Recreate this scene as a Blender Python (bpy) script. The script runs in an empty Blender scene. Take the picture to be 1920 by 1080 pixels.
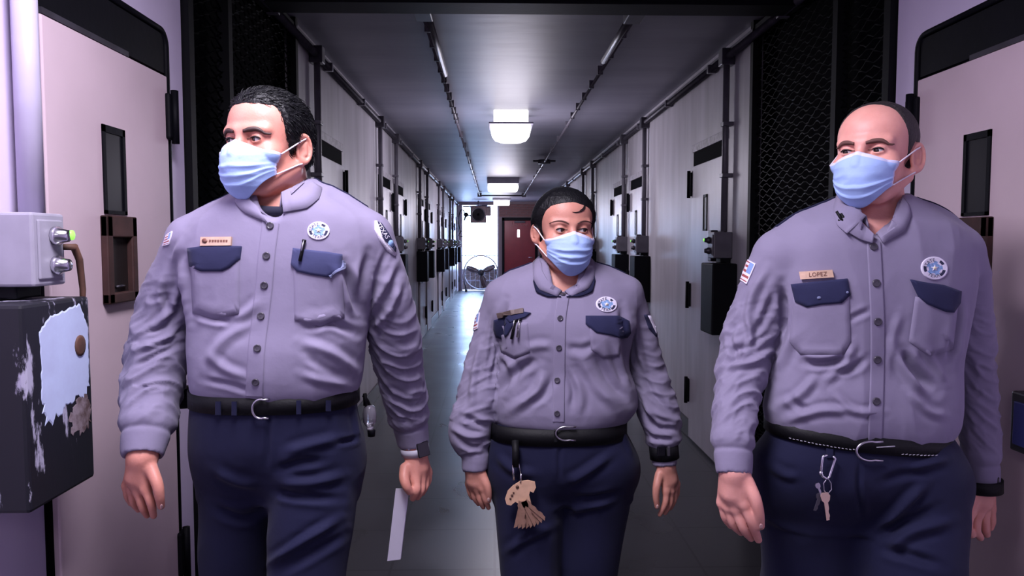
import bpy, bmesh, math, random
import numpy as np
from mathutils import Vector, Matrix
from mathutils.bvhtree import BVHTree

SC = bpy.context.scene
COL = SC.collection
random.seed(7)
rng = np.random.default_rng(7)

# ------------------------------------------------------------------ camera
FPX = 1400.0
PITCH = math.atan(85 / FPX)
YAW = math.atan(33 / FPX)
CAMZ = 1.44
cam_d = bpy.data.cameras.new('camera')
cam = bpy.data.objects.new('camera', cam_d)
COL.objects.link(cam)
cam.location = (0, 0, CAMZ)
cam.rotation_euler = (math.pi / 2 - PITCH, 0, -YAW)
cam_d.sensor_width = 36
cam_d.lens = 36 * FPX / 1920
cam_d.clip_start = 0.02
SC.camera = cam
CF = np.array([math.sin(YAW) * math.cos(PITCH), math.cos(YAW) * math.cos(PITCH), -math.sin(PITCH)])
CR = np.array([math.cos(YAW), -math.sin(YAW), 0.0])
CU = np.cross(CR, CF)
C0 = np.array([0, 0, CAMZ])


def P(px, py, Y):
    """the point at depth Y (metres down the corridor) seen at a pixel of the 1920x1080 frame"""
    d = CF + CR * ((px - 960) / FPX) - CU * ((py - 540) / FPX)
    return C0 + d * (Y / d[1])


def to_px(V):
    d = V - C0
    w = d @ CF
    return 960 + FPX * (d @ CR) / w, 540 - FPX * (d @ CU) / w


# ------------------------------------------------------------------ world, exposure
SC.view_settings.view_transform = 'Standard'
SC.view_settings.look = 'None'
SC.view_settings.gamma = 1
SC.view_settings.use_curve_mapping = False
SC.view_settings.exposure = 0.0
SC.cycles.max_bounces = 8
SC.cycles.diffuse_bounces = 4
SC.cycles.glossy_bounces = 4
SC.cycles.sample_clamp_indirect = 6.0
SC.cycles.caustics_reflective = False
SC.cycles.caustics_refractive = False
wd = bpy.data.worlds.new('sky')
SC.world = wd
wd.use_nodes = True
bg = wd.node_tree.nodes['Background']
bg.inputs[0].default_value = (0.42, 0.60, 1.0, 1)
bg.inputs[1].default_value = 22.0

LAMP_COL = (0.90, 0.84, 1.0)
LAMP_W = 54.0       # each troffer above and behind the camera
HALL_W = 38.0       # dome lamp down the corridor


def area_lamp(name, loc, sx, sy, watts, parent, color=LAMP_COL):
    l = bpy.data.lights.new(name, 'AREA')
    l.shape = 'RECTANGLE'; l.size = sx; l.size_y = sy
    l.energy = watts; l.color = color
    o = bpy.data.objects.new(name, l); COL.objects.link(o)
    o.location = loc; o.parent = parent
    return o


def point_lamp(name, loc, watts, parent, r=.3):
    l = bpy.data.lights.new(name, 'POINT'); l.energy = watts; l.color = LAMP_COL; l.shadow_soft_size = r
    o = bpy.data.objects.new(name, l); COL.objects.link(o); o.parent = parent; o.location = loc
    return o


# ------------------------------------------------------------------ materials
MATS = {}


def mat(name, color, rough=0.6, metal=0.0, noise=0.0, nscale=8.0, bump=0.0, bscale=60.0, spec=0.5, stretch=None,
        emit=None, estr=0.0, color2=None, sss=0.0, coat=0.0, sheen=0.0, wave=None, aniso=None):
    if name in MATS:
        return MATS[name]
    m = bpy.data.materials.new(name); m.use_nodes = True
    nt = m.node_tree; N = nt.nodes; L = nt.links
    b = N['Principled BSDF']
    c = tuple(color) + (1,)
    b.inputs['Base Color'].default_value = c
    b.inputs['Roughness'].default_value = rough
    b.inputs['Metallic'].default_value = metal
    b.inputs['Specular IOR Level'].default_value = spec
    if coat: b.inputs['Coat Weight'].default_value = coat
    if sheen:
        b.inputs['Sheen Weight'].default_value = sheen
    if sss:
        b.inputs['Subsurface Weight'].default_value = sss
        b.inputs['Subsurface Radius'].default_value = (0.012, 0.004, 0.002)
        b.inputs['Subsurface Scale'].default_value = 1.0
    if emit:
        b.inputs['Emission Color'].default_value = tuple(emit) + (1,)
        b.inputs['Emission Strength'].default_value = estr
    tc = N.new('ShaderNodeTexCoord')
    mp = N.new('ShaderNodeMapping'); L.new(tc.outputs['Object'], mp.inputs[0])
    if stretch: mp.inputs['Scale'].default_value = stretch
    if noise or color2:
        n = N.new('ShaderNodeTexNoise'); n.inputs['Scale'].default_value = nscale; n.inputs['Detail'].default_value = 5
        L.new(mp.outputs[0], n.inputs['Vector'])
        r = N.new('ShaderNodeValToRGB'); L.new(n.outputs['Fac'], r.inputs[0])
        r.color_ramp.elements[0].position = 0.32; r.color_ramp.elements[1].position = 0.68
        c2 = color2 if color2 else tuple(min(1, x * (1 + noise)) for x in color)
        c1 = color if color2 else tuple(x * (1 - noise) for x in color)
        r.color_ramp.elements[0].color = tuple(c1) + (1,); r.color_ramp.elements[1].color = tuple(c2) + (1,)
        L.new(r.outputs[0], b.inputs['Base Color'])
    if bump or wave:
        if wave:
            n2 = N.new('ShaderNodeTexWave'); n2.inputs['Scale'].default_value = wave; n2.inputs['Distortion'].default_value = 1.5
        else:
            n2 = N.new('ShaderNodeTexNoise'); n2.inputs['Scale'].default_value = bscale; n2.inputs['Detail'].default_value = 4
        L.new(mp.outputs[0], n2.inputs['Vector'])
        bp = N.new('ShaderNodeBump'); bp.inputs['Strength'].default_value = bump; bp.inputs['Distance'].default_value = 0.004
        L.new(n2.outputs[1 if not wave else 1], bp.inputs['Height']) if False else L.new(n2.outputs['Fac'], bp.inputs['Height'])
        L.new(bp.outputs[0], b.inputs['Normal'])
    MATS[name] = m
    return m


def worn(name, base, under, rough=0.5, scale=4.0, lo=0.5, hi=0.55, under_rough=0.4, stretch=(1, 1, 1), metal=0.0, third=None):
    """paint worn through to what is under it, in patches"""
    m = bpy.data.materials.new(name); m.use_nodes = True
    nt = m.node_tree; N = nt.nodes; L = nt.links
    b = N['Principled BSDF']
    tc = N.new('ShaderNodeTexCoord'); mp = N.new('ShaderNodeMapping'); L.new(tc.outputs['Object'], mp.inputs[0])
    mp.inputs['Scale'].default_value = stretch
    n = N.new('ShaderNodeTexNoise'); n.inputs['Scale'].default_value = scale; n.inputs['Detail'].default_value = 7; n.inputs['Roughness'].default_value = 0.65
    L.new(mp.outputs[0], n.inputs['Vector'])
    r = N.new('ShaderNodeValToRGB'); L.new(n.outputs['Fac'], r.inputs[0])
    e = r.color_ramp.elements
    e[0].position = lo; e[1].position = hi
    e[0].color = tuple(base) + (1,); e[1].color = tuple(under) + (1,)
    if third:
        x = e.new(min(0.99, hi + 0.09)); x.color = tuple(third) + (1,)
    L.new(r.outputs[0], b.inputs['Base Color'])
    b.inputs['Roughness'].default_value = rough
    b.inputs['Metallic'].default_value = metal
    bp = N.new('ShaderNodeBump'); bp.inputs['Strength'].default_value = 0.25; bp.inputs['Distance'].default_value = 0.003
    L.new(n.outputs['Fac'], bp.inputs['Height']); L.new(bp.outputs[0], b.inputs['Normal'])
    MATS[name] = m
    return m


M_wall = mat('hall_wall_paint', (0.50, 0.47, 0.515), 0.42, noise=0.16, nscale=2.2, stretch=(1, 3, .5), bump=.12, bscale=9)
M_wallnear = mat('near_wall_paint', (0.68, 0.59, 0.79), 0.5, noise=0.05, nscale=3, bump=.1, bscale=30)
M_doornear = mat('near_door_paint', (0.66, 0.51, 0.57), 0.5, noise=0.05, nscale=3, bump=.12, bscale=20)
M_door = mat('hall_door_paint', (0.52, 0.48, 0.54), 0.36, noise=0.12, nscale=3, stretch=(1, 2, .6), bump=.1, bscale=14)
M_black = mat('black_paint', (0.0030, 0.0030, 0.0055), 0.6, spec=.13, noise=0.2, bump=.15, bscale=40)
M_void = mat('unlit_black', (0.002, 0.002, 0.0035), 0.9, spec=.05)
M_blackgloss = mat('black_gloss_paint', (0.004, 0.004, 0.007), 0.3, spec=.25)
M_mesh = mat('black_mesh_paint', (0.0014, 0.0014, 0.0024), 0.5, spec=.05)
M_darksteel = mat('dark_steel', (0.055, 0.05, 0.065), 0.42, metal=.35, noise=.25, nscale=14)
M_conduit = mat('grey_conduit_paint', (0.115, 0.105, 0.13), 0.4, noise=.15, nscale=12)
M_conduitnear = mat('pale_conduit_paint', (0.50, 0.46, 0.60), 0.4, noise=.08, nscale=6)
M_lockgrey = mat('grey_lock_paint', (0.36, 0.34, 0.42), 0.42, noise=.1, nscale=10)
M_chrome = mat('bright_steel', (0.75, 0.74, 0.80), 0.22, metal=1.0)
M_rust = worn('rusty_port_paint', (0.030, 0.010, 0.009), (0.075, 0.029, 0.025), .65, 9, .35, .7)
M_header = worn('scuffed_header_paint', (0.30, 0.27, 0.30), (0.52, 0.48, 0.54), .5, 25, .4, .6)
M_blackworn = worn('worn_black_box_paint', (0.005, 0.005, 0.011), (0.42, 0.40, 0.52), .55, 6, .57, .61, stretch=(2, 2.4, .7))
M_baremetal = worn('bare_primer_patch', (0.55, 0.63, 0.86), (0.50, 0.56, 0.78), .4, 8, .4, .6)
M_brown = mat('rust_brown', (0.10, 0.045, 0.03), .7, noise=.3, nscale=30)
M_green = mat('green_indicator', (0.2, .9, .1), .4, emit=(.25, 1.0, .08), estr=1.6)
M_base = mat('baseboard_paint', (0.022, 0.021, 0.028), .35, noise=.2)
M_reddoor = mat('red_door_paint', (0.21, 0.014, 0.027), .4, noise=.1, nscale=5)
M_brick = worn('red_brick', (0.135, 0.06, 0.06), (0.20, 0.095, 0.09), .8, 9, .35, .65)
M_mortar = mat('mortar', (0.20, 0.15, 0.16), .9)
M_white = mat('white_enamel', (.8, .78, .82), .4)
M_diff = mat('lamp_diffuser', (.9, .88, .95), .5, emit=(1.0, .97, 1.0), estr=3.4)
M_diff2 = mat('far_lamp_diffuser', (.9, .88, .95), .5, emit=(1.0, .97, 1.0), estr=3.0)
M_fan = mat('dusty_fan_steel', (0.13, 0.085, 0.09), .5, noise=.4, nscale=15)
M_blue = mat('blue_plastic', (0.06, 0.07, 0.30), .35)
M_ground = mat('outdoor_concrete', (.62, .62, .64), .8, noise=.1, nscale=1)


def ceiling_mat():
    m = bpy.data.materials.new('glossy_ceiling_paint'); m.use_nodes = True
    N = m.node_tree.nodes; L = m.node_tree.links; b = N['Principled BSDF']
    tc = N.new('ShaderNodeTexCoord'); mp = N.new('ShaderNodeMapping'); L.new(tc.outputs['Object'], mp.inputs[0])
    mp.inputs['Scale'].default_value = (.6, 2.2, 1)
    n = N.new('ShaderNodeTexNoise'); n.inputs['Scale'].default_value = 1.4; n.inputs['Detail'].default_value = 6
    L.new(mp.outputs[0], n.inputs['Vector'])
    r = N.new('ShaderNodeValToRGB'); L.new(n.outputs['Fac'], r.inputs[0])
    r.color_ramp.elements[0].position = .3; r.color_ramp.elements[1].position = .7
    r.color_ramp.elements[0].color = (.17, .165, .21, 1); r.color_ramp.elements[1].color = (.235, .225, .28, 1)
    L.new(r.outputs[0], b.inputs['Base Color'])
    b.inputs['Roughness'].default_value = .46
    b.inputs['Specular IOR Level'].default_value = .38
    bp = N.new('ShaderNodeBump'); bp.inputs['Strength'].default_value = .14; bp.inputs['Distance'].default_value = .02
    n3 = N.new('ShaderNodeTexNoise'); n3.inputs['Scale'].default_value = 3.0; n3.inputs['Detail'].default_value = 3
    L.new(mp.outputs[0], n3.inputs['Vector']); L.new(n3.outputs['Fac'], bp.inputs['Height']); L.new(bp.outputs[0], b.inputs['Normal'])
    return m


def floor_mat():
    m = bpy.data.materials.new('polished_floor'); m.use_nodes = True
    N = m.node_tree.nodes; L = m.node_tree.links; b = N['Principled BSDF']
    tc = N.new('ShaderNodeTexCoord'); mp = N.new('ShaderNodeMapping'); L.new(tc.outputs['Object'], mp.inputs[0])
    n = N.new('ShaderNodeTexNoise'); n.inputs['Scale'].default_value = 2.0; n.inputs['Detail'].default_value = 3
    L.new(mp.outputs[0], n.inputs['Vector'])
    r = N.new('ShaderNodeValToRGB'); L.new(n.outputs['Fac'], r.inputs[0])
    r.color_ramp.elements[0].position = .3; r.color_ramp.elements[1].position = .75
    r.color_ramp.elements[0].color = (.030, .029, .035, 1); r.color_ramp.elements[1].color = (.060, .058, .068, 1)
    br = N.new('ShaderNodeTexBrick'); br.offset = 0; br.inputs['Scale'].default_value = 1.0
    br.inputs['Brick Width'].default_value = .46; br.inputs['Row Height'].default_value = .46; br.inputs['Mortar Size'].default_value = .006
    br.inputs['Color1'].default_value = (1, 1, 1, 1); br.inputs['Color2'].default_value = (.9, .9, .9, 1); br.inputs['Mortar'].default_value = (.45, .45, .45, 1)
    L.new(mp.outputs[0], br.inputs['Vector'])
    mx = N.new('ShaderNodeMix'); mx.data_type = 'RGBA'; mx.blend_type = 'MULTIPLY'; mx.inputs[0].default_value = 1
    L.new(r.outputs[0], mx.inputs[6]); L.new(br.outputs['Color'], mx.inputs[7]); L.new(mx.outputs[2], b.inputs['Base Color'])
    rr = N.new('ShaderNodeMapRange'); rr.inputs[3].default_value = .20; rr.inputs[4].default_value = .42
    L.new(n.outputs['Fac'], rr.inputs[0]); L.new(rr.outputs[0], b.inputs['Roughness'])
    b.inputs['Specular IOR Level'].default_value = .55
    bp = N.new('ShaderNodeBump'); bp.inputs['Strength'].default_value = .05; bp.inputs['Distance'].default_value = .01
    L.new(n.outputs['Fac'], bp.inputs['Height']); L.new(bp.outputs[0], b.inputs['Normal'])
    return m


# ------------------------------------------------------------------ mesh helpers
class MB:
    """collects simple shapes; build() links them as one mesh object"""
    def __init__(s): s.v = []; s.f = []; s.mi = []; s.sm = []

    def add(s, V, F, mi=0, smooth=False):
        o = len(s.v); s.v += [tuple(map(float, p)) for p in V]
        for f in F: s.f.append([i + o for i in f]); s.mi.append(mi); s.sm.append(smooth)
        return s

    def box(s, lo, hi, mi=0, bev=0.0):
        x0, y0, z0 = lo; x1, y1, z1 = hi
        if bev <= 0:
            V = [(x0, y0, z0), (x1, y0, z0), (x1, y1, z0), (x0, y1, z0), (x0, y0, z1), (x1, y0, z1), (x1, y1, z1), (x0, y1, z1)]
            F = [(0, 3, 2, 1), (4, 5, 6, 7), (0, 1, 5, 4), (1, 2, 6, 5), (2, 3, 7, 6), (3, 0, 4, 7)]
            return s.add(V, F, mi)
        bm = bmesh.new(); bmesh.ops.create_cube(bm, size=1)
        for v in bm.verts:
            v.co = Vector(((x0 + x1) / 2 + v.co.x * (x1 - x0), (y0 + y1) / 2 + v.co.y * (y1 - y0), (z0 + z1) / 2 + v.co.z * (z1 - z0)))
        bmesh.ops.bevel(bm, geom=bm.edges[:], offset=bev, segments=2, profile=.5, affect='EDGES')
        bm.verts.index_update()
        s.add([v.co for v in bm.verts], [[v.index for v in f.verts] for f in bm.faces], mi)
        bm.free(); return s

    def tube(s, pts, r, n=10, mi=0, closed=False, caps=True):
        pts = [np.array(p, float) for p in pts]; m = len(pts)
        rs = r if hasattr(r, '__len__') else [r] * m
        ref = None; V = []
        for i, p in enumerate(pts):
            if closed: t = pts[(i + 1) % m] - pts[i - 1]
            else: t = pts[min(i + 1, m - 1)] - pts[max(i - 1, 0)]
            t = t / (np.linalg.norm(t) + 1e-12)
            if ref is None:
                ref = np.array([0, 0, 1.0]) if abs(t[2]) < .9 else np.array([1.0, 0, 0])
            a = ref - t * (ref @ t); a /= np.linalg.norm(a) + 1e-12; b = np.cross(t, a); ref = a
            for k in range(n):
                w = 2 * math.pi * k / n
                V.append(p + (a * math.cos(w) + b * math.sin(w)) * rs[i])
        F = []
        for i in range(m if closed else m - 1):
            j = (i + 1) % m
            for k in range(n):
                l = (k + 1) % n
                F.append((i * n + k, i * n + l, j * n + l, j * n + k))
        if not closed and caps:
            F.append(tuple(range(n))[::-1]); F.append(tuple((m - 1) * n + k for k in range(n)))
        return s.add(V, F, mi, True)

    def lathe(s, prof, c, axis='z', n=24, mi=0):
        """prof: (radius, height) pairs"""
        V = []; m = len(prof)
        for r, h in prof:
            for k in range(n):
                w = 2 * math.pi * k / n; a, b = r * math.cos(w), r * math.sin(w)
                q = {'z': (a, b, h), 'y': (b, h, a), 'x': (h, a, b)}[axis]
                V.append((c[0] + q[0], c[1] + q[1], c[2] + q[2]))
        F = [(i * n + k, i * n + (k + 1) % n, (i + 1) * n + (k + 1) % n, (i + 1) * n + k) for i in range(m - 1) for k in range(n)]
        F.append(tuple(range(n))[::-1]); F.append(tuple((m - 1) * n + k for k in range(n)))
        return s.add(V, F, mi, True)

    def build(s, name, mats, parent=None, kind=None, org=None):
        o0 = np.zeros(3) if org is None else np.array(org, float)
        me = bpy.data.meshes.new(name)
        V = [(p[0] - o0[0], p[1] - o0[1], p[2] - o0[2]) for p in s.v]
        me.from_pydata(V, [], s.f)
        for m in (mats if isinstance(mats, (list, tuple)) else [mats]): me.materials.append(m)
        me.polygons.foreach_set('material_index', s.mi); me.polygons.foreach_set('use_smooth', s.sm)
        bm = bmesh.new(); bm.from_mesh(me); bmesh.ops.recalc_face_normals(bm, faces=bm.faces[:]); bm.to_mesh(me); bm.free()
        me.update()
        o = bpy.data.objects.new(name, me); COL.objects.link(o)
        if parent is not None: o.parent = parent
        elif org is not None: o.location = o0
        if kind: o['kind'] = kind
        return o


def empty(name, loc=(0, 0, 0), label=None, cat=None, group=None, kind=None):
    o = bpy.data.objects.new(name, None); COL.objects.link(o); o.location = loc
    return tag(o, label, cat, group, kind)


def tag(o, label=None, cat=None, group=None, kind=None):
    if label: o['label'] = label
    if cat: o['category'] = cat
    if group: o['group'] = group
    if kind: o['kind'] = kind
    return o


def copy_tree(o, parent=None):
    c = o.copy(); COL.objects.link(c)
    c.parent = parent
    for ch in list(o.children): copy_tree(ch, c)
    return c


# ------------------------------------------------------------------ the corridor shell
XL, XR, ZC, YF = -1.10, 1.45, 2.66, 22.4
YB = -3.6
MB().box((XL - .5, YB - .2, -.1), (XR + .5, YF + .1, 0)).build('floor', floor_mat(), kind='structure')
MB().box((XL - .5, YB - .2, ZC), (XR + .5, YF + .3, ZC + .12)).build('ceiling', ceiling_mat(), kind='structure')
S0, S1 = 2.70, 4.20       # the black screened openings
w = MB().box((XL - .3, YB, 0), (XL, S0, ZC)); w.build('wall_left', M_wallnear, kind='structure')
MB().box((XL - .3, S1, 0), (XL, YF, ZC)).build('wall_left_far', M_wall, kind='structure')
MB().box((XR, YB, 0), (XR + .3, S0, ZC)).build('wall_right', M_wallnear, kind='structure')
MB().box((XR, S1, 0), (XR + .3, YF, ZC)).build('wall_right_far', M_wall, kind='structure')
MB().box((XL - .3, YB - .15, 0), (XR + .3, YB, ZC)).build('wall_back', M_wallnear, kind='structure')
MB().box((XL - .34, S0 - .05, 0), (XL - .28, S1 + .05, ZC)).box((XR + .28, S0 - .05, 0), (XR + .34, S1 + .05, ZC)).build('wall_recess', M_void, kind='structure')
for sx, nm in ((XL, 'left'), (XR, 'right')):
    d = 1 if sx < 0 else -1
    a, b = sorted((sx, sx + d * .018))
    MB().box((a, S1, 0), (b, YF, .13), bev=.004).build('baseboard_' + nm, M_base, kind='structure')
# black beam across the corridor
MB().box((XL, 3.52, 2.545), (XR, 3.70, ZC), bev=.006).box((XL, 3.50, 2.60), (XR, 3.53, 2.62)).build('trim_1', M_black, kind='structure')
# ledge between wall pipe and ceiling
for i, sx in enumerate((XL, XR)):
    d = 1 if sx < 0 else -1
    a, b = sorted((sx, sx + d * .03))
    MB().box((a, S1 - .05, 2.60), (b, YF, 2.615)).build('trim_%d' % (i + 2), M_conduit, kind='structure')


def screen(sx, label):
    d = 1 if sx < 0 else -1
    root = empty('mesh_screen', (sx, (S0 + S1) / 2, 0), label, 'screen')
    ly = (S1 - S0) / 2
    f = MB()
    for y in (-ly + .03, ly - .03, -.32 if d > 0 else -.30):
        f.box((-.025, y - .022, 0), (.025, y + .022, ZC))
    for z in (.04, 2.60): f.box((-.02, -ly, z - .03), (.02, ly, z + .03))
    f.build('frame', mat('matt_black_paint', (.003, .003, .0045), .6, spec=.15), root)
    g = MB(); n = 52
    ys = np.linspace(-ly + .03, ly - .03, n)
    for k in range(96):
        z0 = .08 + k * .026
        V = []; F = []
        for i, y in enumerate(ys):
            z = z0 + .009 * math.sin(i * math.pi / 2 * 1.02 + (k % 2) * math.pi) + .004 * math.sin(i * .7 + k)
            x = -d * .004 + .003 * math.sin(i * 1.3 + k * 2.1)
            V += [(x - .003, y, z - .002), (x + d * .003, y, z + .002), (x - .002, y, z + .004)]
        for i in range(n - 1):
            for e in (0, 1): F.append((i * 3 + e, i * 3 + 3 + e, i * 3 + 4 + e, i * 3 + 1 + e))
        g.add(V, F)
    g.build('expanded_metal', M_mesh, root, kind='stuff')
    MB().box((-d * .06 - .01, -ly, 0), (-d * .06 + .01, ly, ZC)).build('backing', M_void, root)
    return root


screen(XL, 'black expanded metal screen filling the opening behind the officer with the papers')
screen(XR, 'black expanded metal screen filling the opening behind the officer with receding hair')

# ------------------------------------------------------------------ cell doors, lock boxes, conduit
door_n = [0]


def resample_line(poly, n):
    p = np.array(poly + [poly[0]], float); L = np.r_[0, np.cumsum(np.hypot(*np.diff(p, axis=0).T))]; b = np.linspace(0, L[-1], n, endpoint=False)
    return np.stack([np.interp(b, L, p[:, 0]), np.interp(b, L, p[:, 1])], 1)


def cell_door(sx, y0, near, W=.73, yc=None):
    """door whose near edge is at y0; leaf .73 m wide; hinges on the far side"""
    door_n[0] += 1
    d = 1 if sx < 0 else -1
    root = empty('door_%d' % door_n[0], (sx, y0, 0), kind='structure')
    g = .022 if near else .012

    def bx(mb, x0, x1, ya, yb, za, zb, bev=0.0, mi=0):
        a, b = sorted((d * x0, d * x1)); return mb.box((a, ya, za), (b, yb, zb), mi, bev)
    gap = MB()
    top = 2.135 if near else 2.085
    bx(gap, .0, .008, -g, W + g, .0, top)
    gap.build('door_gap', M_void, root)
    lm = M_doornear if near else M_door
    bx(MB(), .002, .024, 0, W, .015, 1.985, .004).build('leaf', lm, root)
    if near:
        tr = MB(); bx(tr, .002, .016, -g, W, 1.995, 2.12); tr.build('transom_slot', M_black, root)
        tr = MB(); bx(tr, .012, .026, 0, W * .62, 1.985, 2.0); tr.build('transom_ledge', M_darksteel, root)
        # rounded steel trim round the head of the opening
        pts = []
        zt, rad = 2.135, .05
        for t in np.linspace(0, 1, 6):
            a = t * math.pi / 2
            pts.append((d * .012, W + g - rad + rad * math.sin(a), zt - rad + rad * math.cos(a)))
        MB().tube([(d * .012, -g, zt)] + pts + [(d * .012, W + g, .02)], .011, 6).build('steel_trim', M_black, root)
    else:
        tr = MB(); bx(tr, .004, .012, .0, W, 1.99, 2.08); tr.build('transom_slot', M_void, root)
        hd = MB(); bx(hd, .0, .022, -.01, W + .01, 2.085, 2.14, .003); hd.build('header_plate', M_header, root)
    yc = yc or W * .5
    wn = MB(); ww = .062 if near else .045
    bx(wn, .024, .029, yc - ww, yc - ww + .014, 1.52, 1.765); bx(wn, .024, .029, yc + ww - .014, yc + ww, 1.52, 1.765)
    bx(wn, .024, .029, yc - ww, yc + ww, 1.745, 1.765); bx(wn, .024, .029, yc - ww, yc + ww, 1.52, 1.53)
    wn.build('window_frame', M_black, root)
    gl = MB(); bx(gl, .0225, .0255, yc - ww + .01, yc + ww - .01, 1.53, 1.75); gl.build('window_pane', M_blackgloss, root)
    if near:
        pt = MB(); w2 = .085
        bx(pt, .024, .045, yc - w2, yc - w2 + .03, 1.27, 1.515, .004); bx(pt, .024, .045, yc + w2 - .03, yc + w2, 1.27, 1.515, .004)
        bx(pt, .024, .045, yc - w2, yc + w2, 1.455, 1.515, .004); bx(pt, .024, .045, yc - w2, yc + w2, 1.27, 1.30, .004)
        pt.build('port_frame', M_rust, root)
        pd = MB(); bx(pd, .020, .027, yc - .06, yc + .06, 1.29, 1.47); pd.build('port_opening', mat('dark_rust', (.012, .006, .006), .6, noise=.3), root)
        ph = MB(); ph.tube([(d * .03, yc - .02, 1.315), (d * .036, yc, 1.317), (d * .03, yc + .03, 1.315)], .004, 6); ph.build('port_latch', M_darksteel, root)
    else:
        fs = MB(); bx(fs, .024, .034, yc - .17, yc + .02, .84, 1.20, .004); fs.build('lock_plate', M_lockgrey, root)
        fh = MB(); bx(fh, .030, .038, yc - .10, yc - .04, .93, 1.13, .006); fh.build('pull_handle', M_darksteel, root)
    for z in ((1.855, 1.10, .38) if near else (1.86, 1.06, .36)):
        h = MB(); hz = .075 if near else .085
        bx(h, .018, .040, W - .02, W + .05, z - hz, z + hz, .008)
        h.tube([(d * .042, W + .012, z - hz - .012), (d * .042, W + .012, z + hz + .012)], .013, 8)
        hg = h.build('hinge', M_black, root)
        if near:
            p = MB(); bx(p, .038, .043, W + .018, W + .034, z + .03, z + .06); p.build('hinge_tag', M_lockgrey, hg)
    return root


def lock_set(sx, yb, near, label, group, pipe_label, pipe_top=2.58):
    """lock box, black guard box and riser conduit on the near side of a door"""
    d = 1 if sx < 0 else -1

    def bx(mb, x0, x1, ya, yb_, za, zb, bev=0.0, mi=0):
        a, b = sorted((d * x0, d * x1)); return mb.box((a, ya, za), (b, yb_, zb), mi, bev)
    root = empty('lock_box', (sx, yb, 0), label, 'lock', group)
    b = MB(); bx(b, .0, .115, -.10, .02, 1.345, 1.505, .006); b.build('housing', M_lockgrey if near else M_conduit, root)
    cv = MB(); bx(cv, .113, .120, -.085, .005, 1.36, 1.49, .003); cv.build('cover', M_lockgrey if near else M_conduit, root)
    for z in (1.455, 1.39):
        k = MB(); k.lathe([(.020, 0), (.022, .012), (.016, .02), (.013, .034), (.006, .036)], (0, 0, 0), 'x', 14)
        k.v = [(d * (.118 + v[0]), -.03 + v[1], z + v[2]) for v in k.v]
        kk = k.build('key_cylinder', M_chrome if near else M_darksteel, root)
    led = MB(); led.lathe([(.011 if near else .009, 0), (.011 if near else .009, .004), (.004, .007)], (0, 0, 0), 'x', 12)
    led.v = [(d * (.150 + v[0]), -.018 + v[1], 1.457 + v[2]) for v in led.v]
    led.build('indicator_light', M_green, root)
    sb = MB(); bx(sb, .01, .07, -.09, .0, 1.318, 1.348, .004); sb.build('bracket', M_black, root)
    if not near:
        r = MB()
        for z in (1.47, 1.41, 1.36): r.tube([(d * .05, .0, z), (d * .05, .16, z)], .009, 6)
        bx(r, .03, .075, .10, .17, 1.32, 1.52, .006)
        r.build('bolt_work', M_darksteel, root)
    g = empty('guard_box', (sx, yb, 0), label.replace('lock box', 'guard box').replace('pale grey', 'worn black').replace(', grey,', ',').replace('grey', 'black').replace(' with key cylinders and green light', ' with a bare patch').replace(' with key cylinders', ''), 'box', group and group.replace('lock', 'guard'))
    gb = MB(); bx(gb, .0, .15, -.20, .05, .885, 1.315, .008); gb.build('case', M_blackworn if near else M_black, g)
    if near:
        # bare primer patch on the corridor face, with its bolt hole
        out = [(-.150, 1.255), (-.11, 1.285), (-.05, 1.292), (.01, 1.302), (.04, 1.24), (.038, 1.16), (.034, 1.10), (.012, 1.075), (-.015, 1.095), (-.035, 1.075), (-.06, 1.085), (-.08, 1.06), (-.10, 1.072), (-.118, 1.04), (-.14, 1.055), (-.150, 1.10), (-.146, 1.18)]
        o_ = resample_line(out, 110); c_ = np.array([-.055, 1.17])
        for i_ in range(len(o_)):
            lowr = 1.0 if o_[i_, 1] < 1.11 else .28
            o_[i_] = c_ + (o_[i_] - c_) * (1 + random.uniform(-.10, .05) * lowr)
        out = [tuple(p_) for p_ in o_]
        n = len(out); q = MB()
        V = [(d * .1502, y, z) for y, z in out] + [(d * .1515, y * .97 - .002, 1.17 + (z - 1.17) * .97) for y, z in out]
        q.add(V, [tuple(range(n, 2 * n))] + [(i, (i + 1) % n, n + (i + 1) % n, n + i) for i in range(n)])
        q.build('bare_patch', M_baremetal, g)
        h = MB(); h.lathe([(.021, 0), (.021, .003), (.015, .004)], (0, 0, 0), 'x', 16); h.v = [(d * (.151 + v[0]), -.0 + v[1], 1.205 + v[2] * 1.15) for v in h.v]
        h.build('bolt_hole', M_brown, g)
        rs = MB(); o2 = [tuple(p_ * (1, 1) + np.array([random.uniform(-.006, .006), random.uniform(-.008, .008)])) for p_ in resample_line([(-.01, 1.085), (.025, 1.10), (.038, 1.06), (.034, 1.02), (.0, 1.0), (-.04, 1.015), (-.05, 1.05)], 50)]
        n = len(o2); rs.add([(d * .1503, y, z) for y, z in o2] + [(d * .1512, y, z) for y, z in o2], [tuple(range(n, 2 * n))] + [(i, (i + 1) % n, n + (i + 1) % n, n + i) for i in range(n)])
        rs.build('rust_patch', worn('rust_grey', (.10, .06, .06), (.30, .24, .27), .6, 20, .4, .6), g)
    c = empty('riser_conduit', (sx, yb, 0), pipe_label, 'conduit', group and group.replace('lock boxes', 'riser conduits'))
    r = .027 if near else .020
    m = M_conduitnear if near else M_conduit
    py_ = .025 if near else -.05
    MB().tube([(d * .04, py_, 1.507), (d * .04, py_, pipe_top)], r, 12).build('pipe', m, c)
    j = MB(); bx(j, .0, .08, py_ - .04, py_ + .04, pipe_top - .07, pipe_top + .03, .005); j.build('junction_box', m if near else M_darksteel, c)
    for z in (2.16, 1.85) if not near else (2.06,):
        s = MB(); bx(s, 0, .04 + r + .004, py_ - r - .012, py_ + r + .012, z - .012, z + .012, .003); s.build('strap', m, c)


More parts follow.
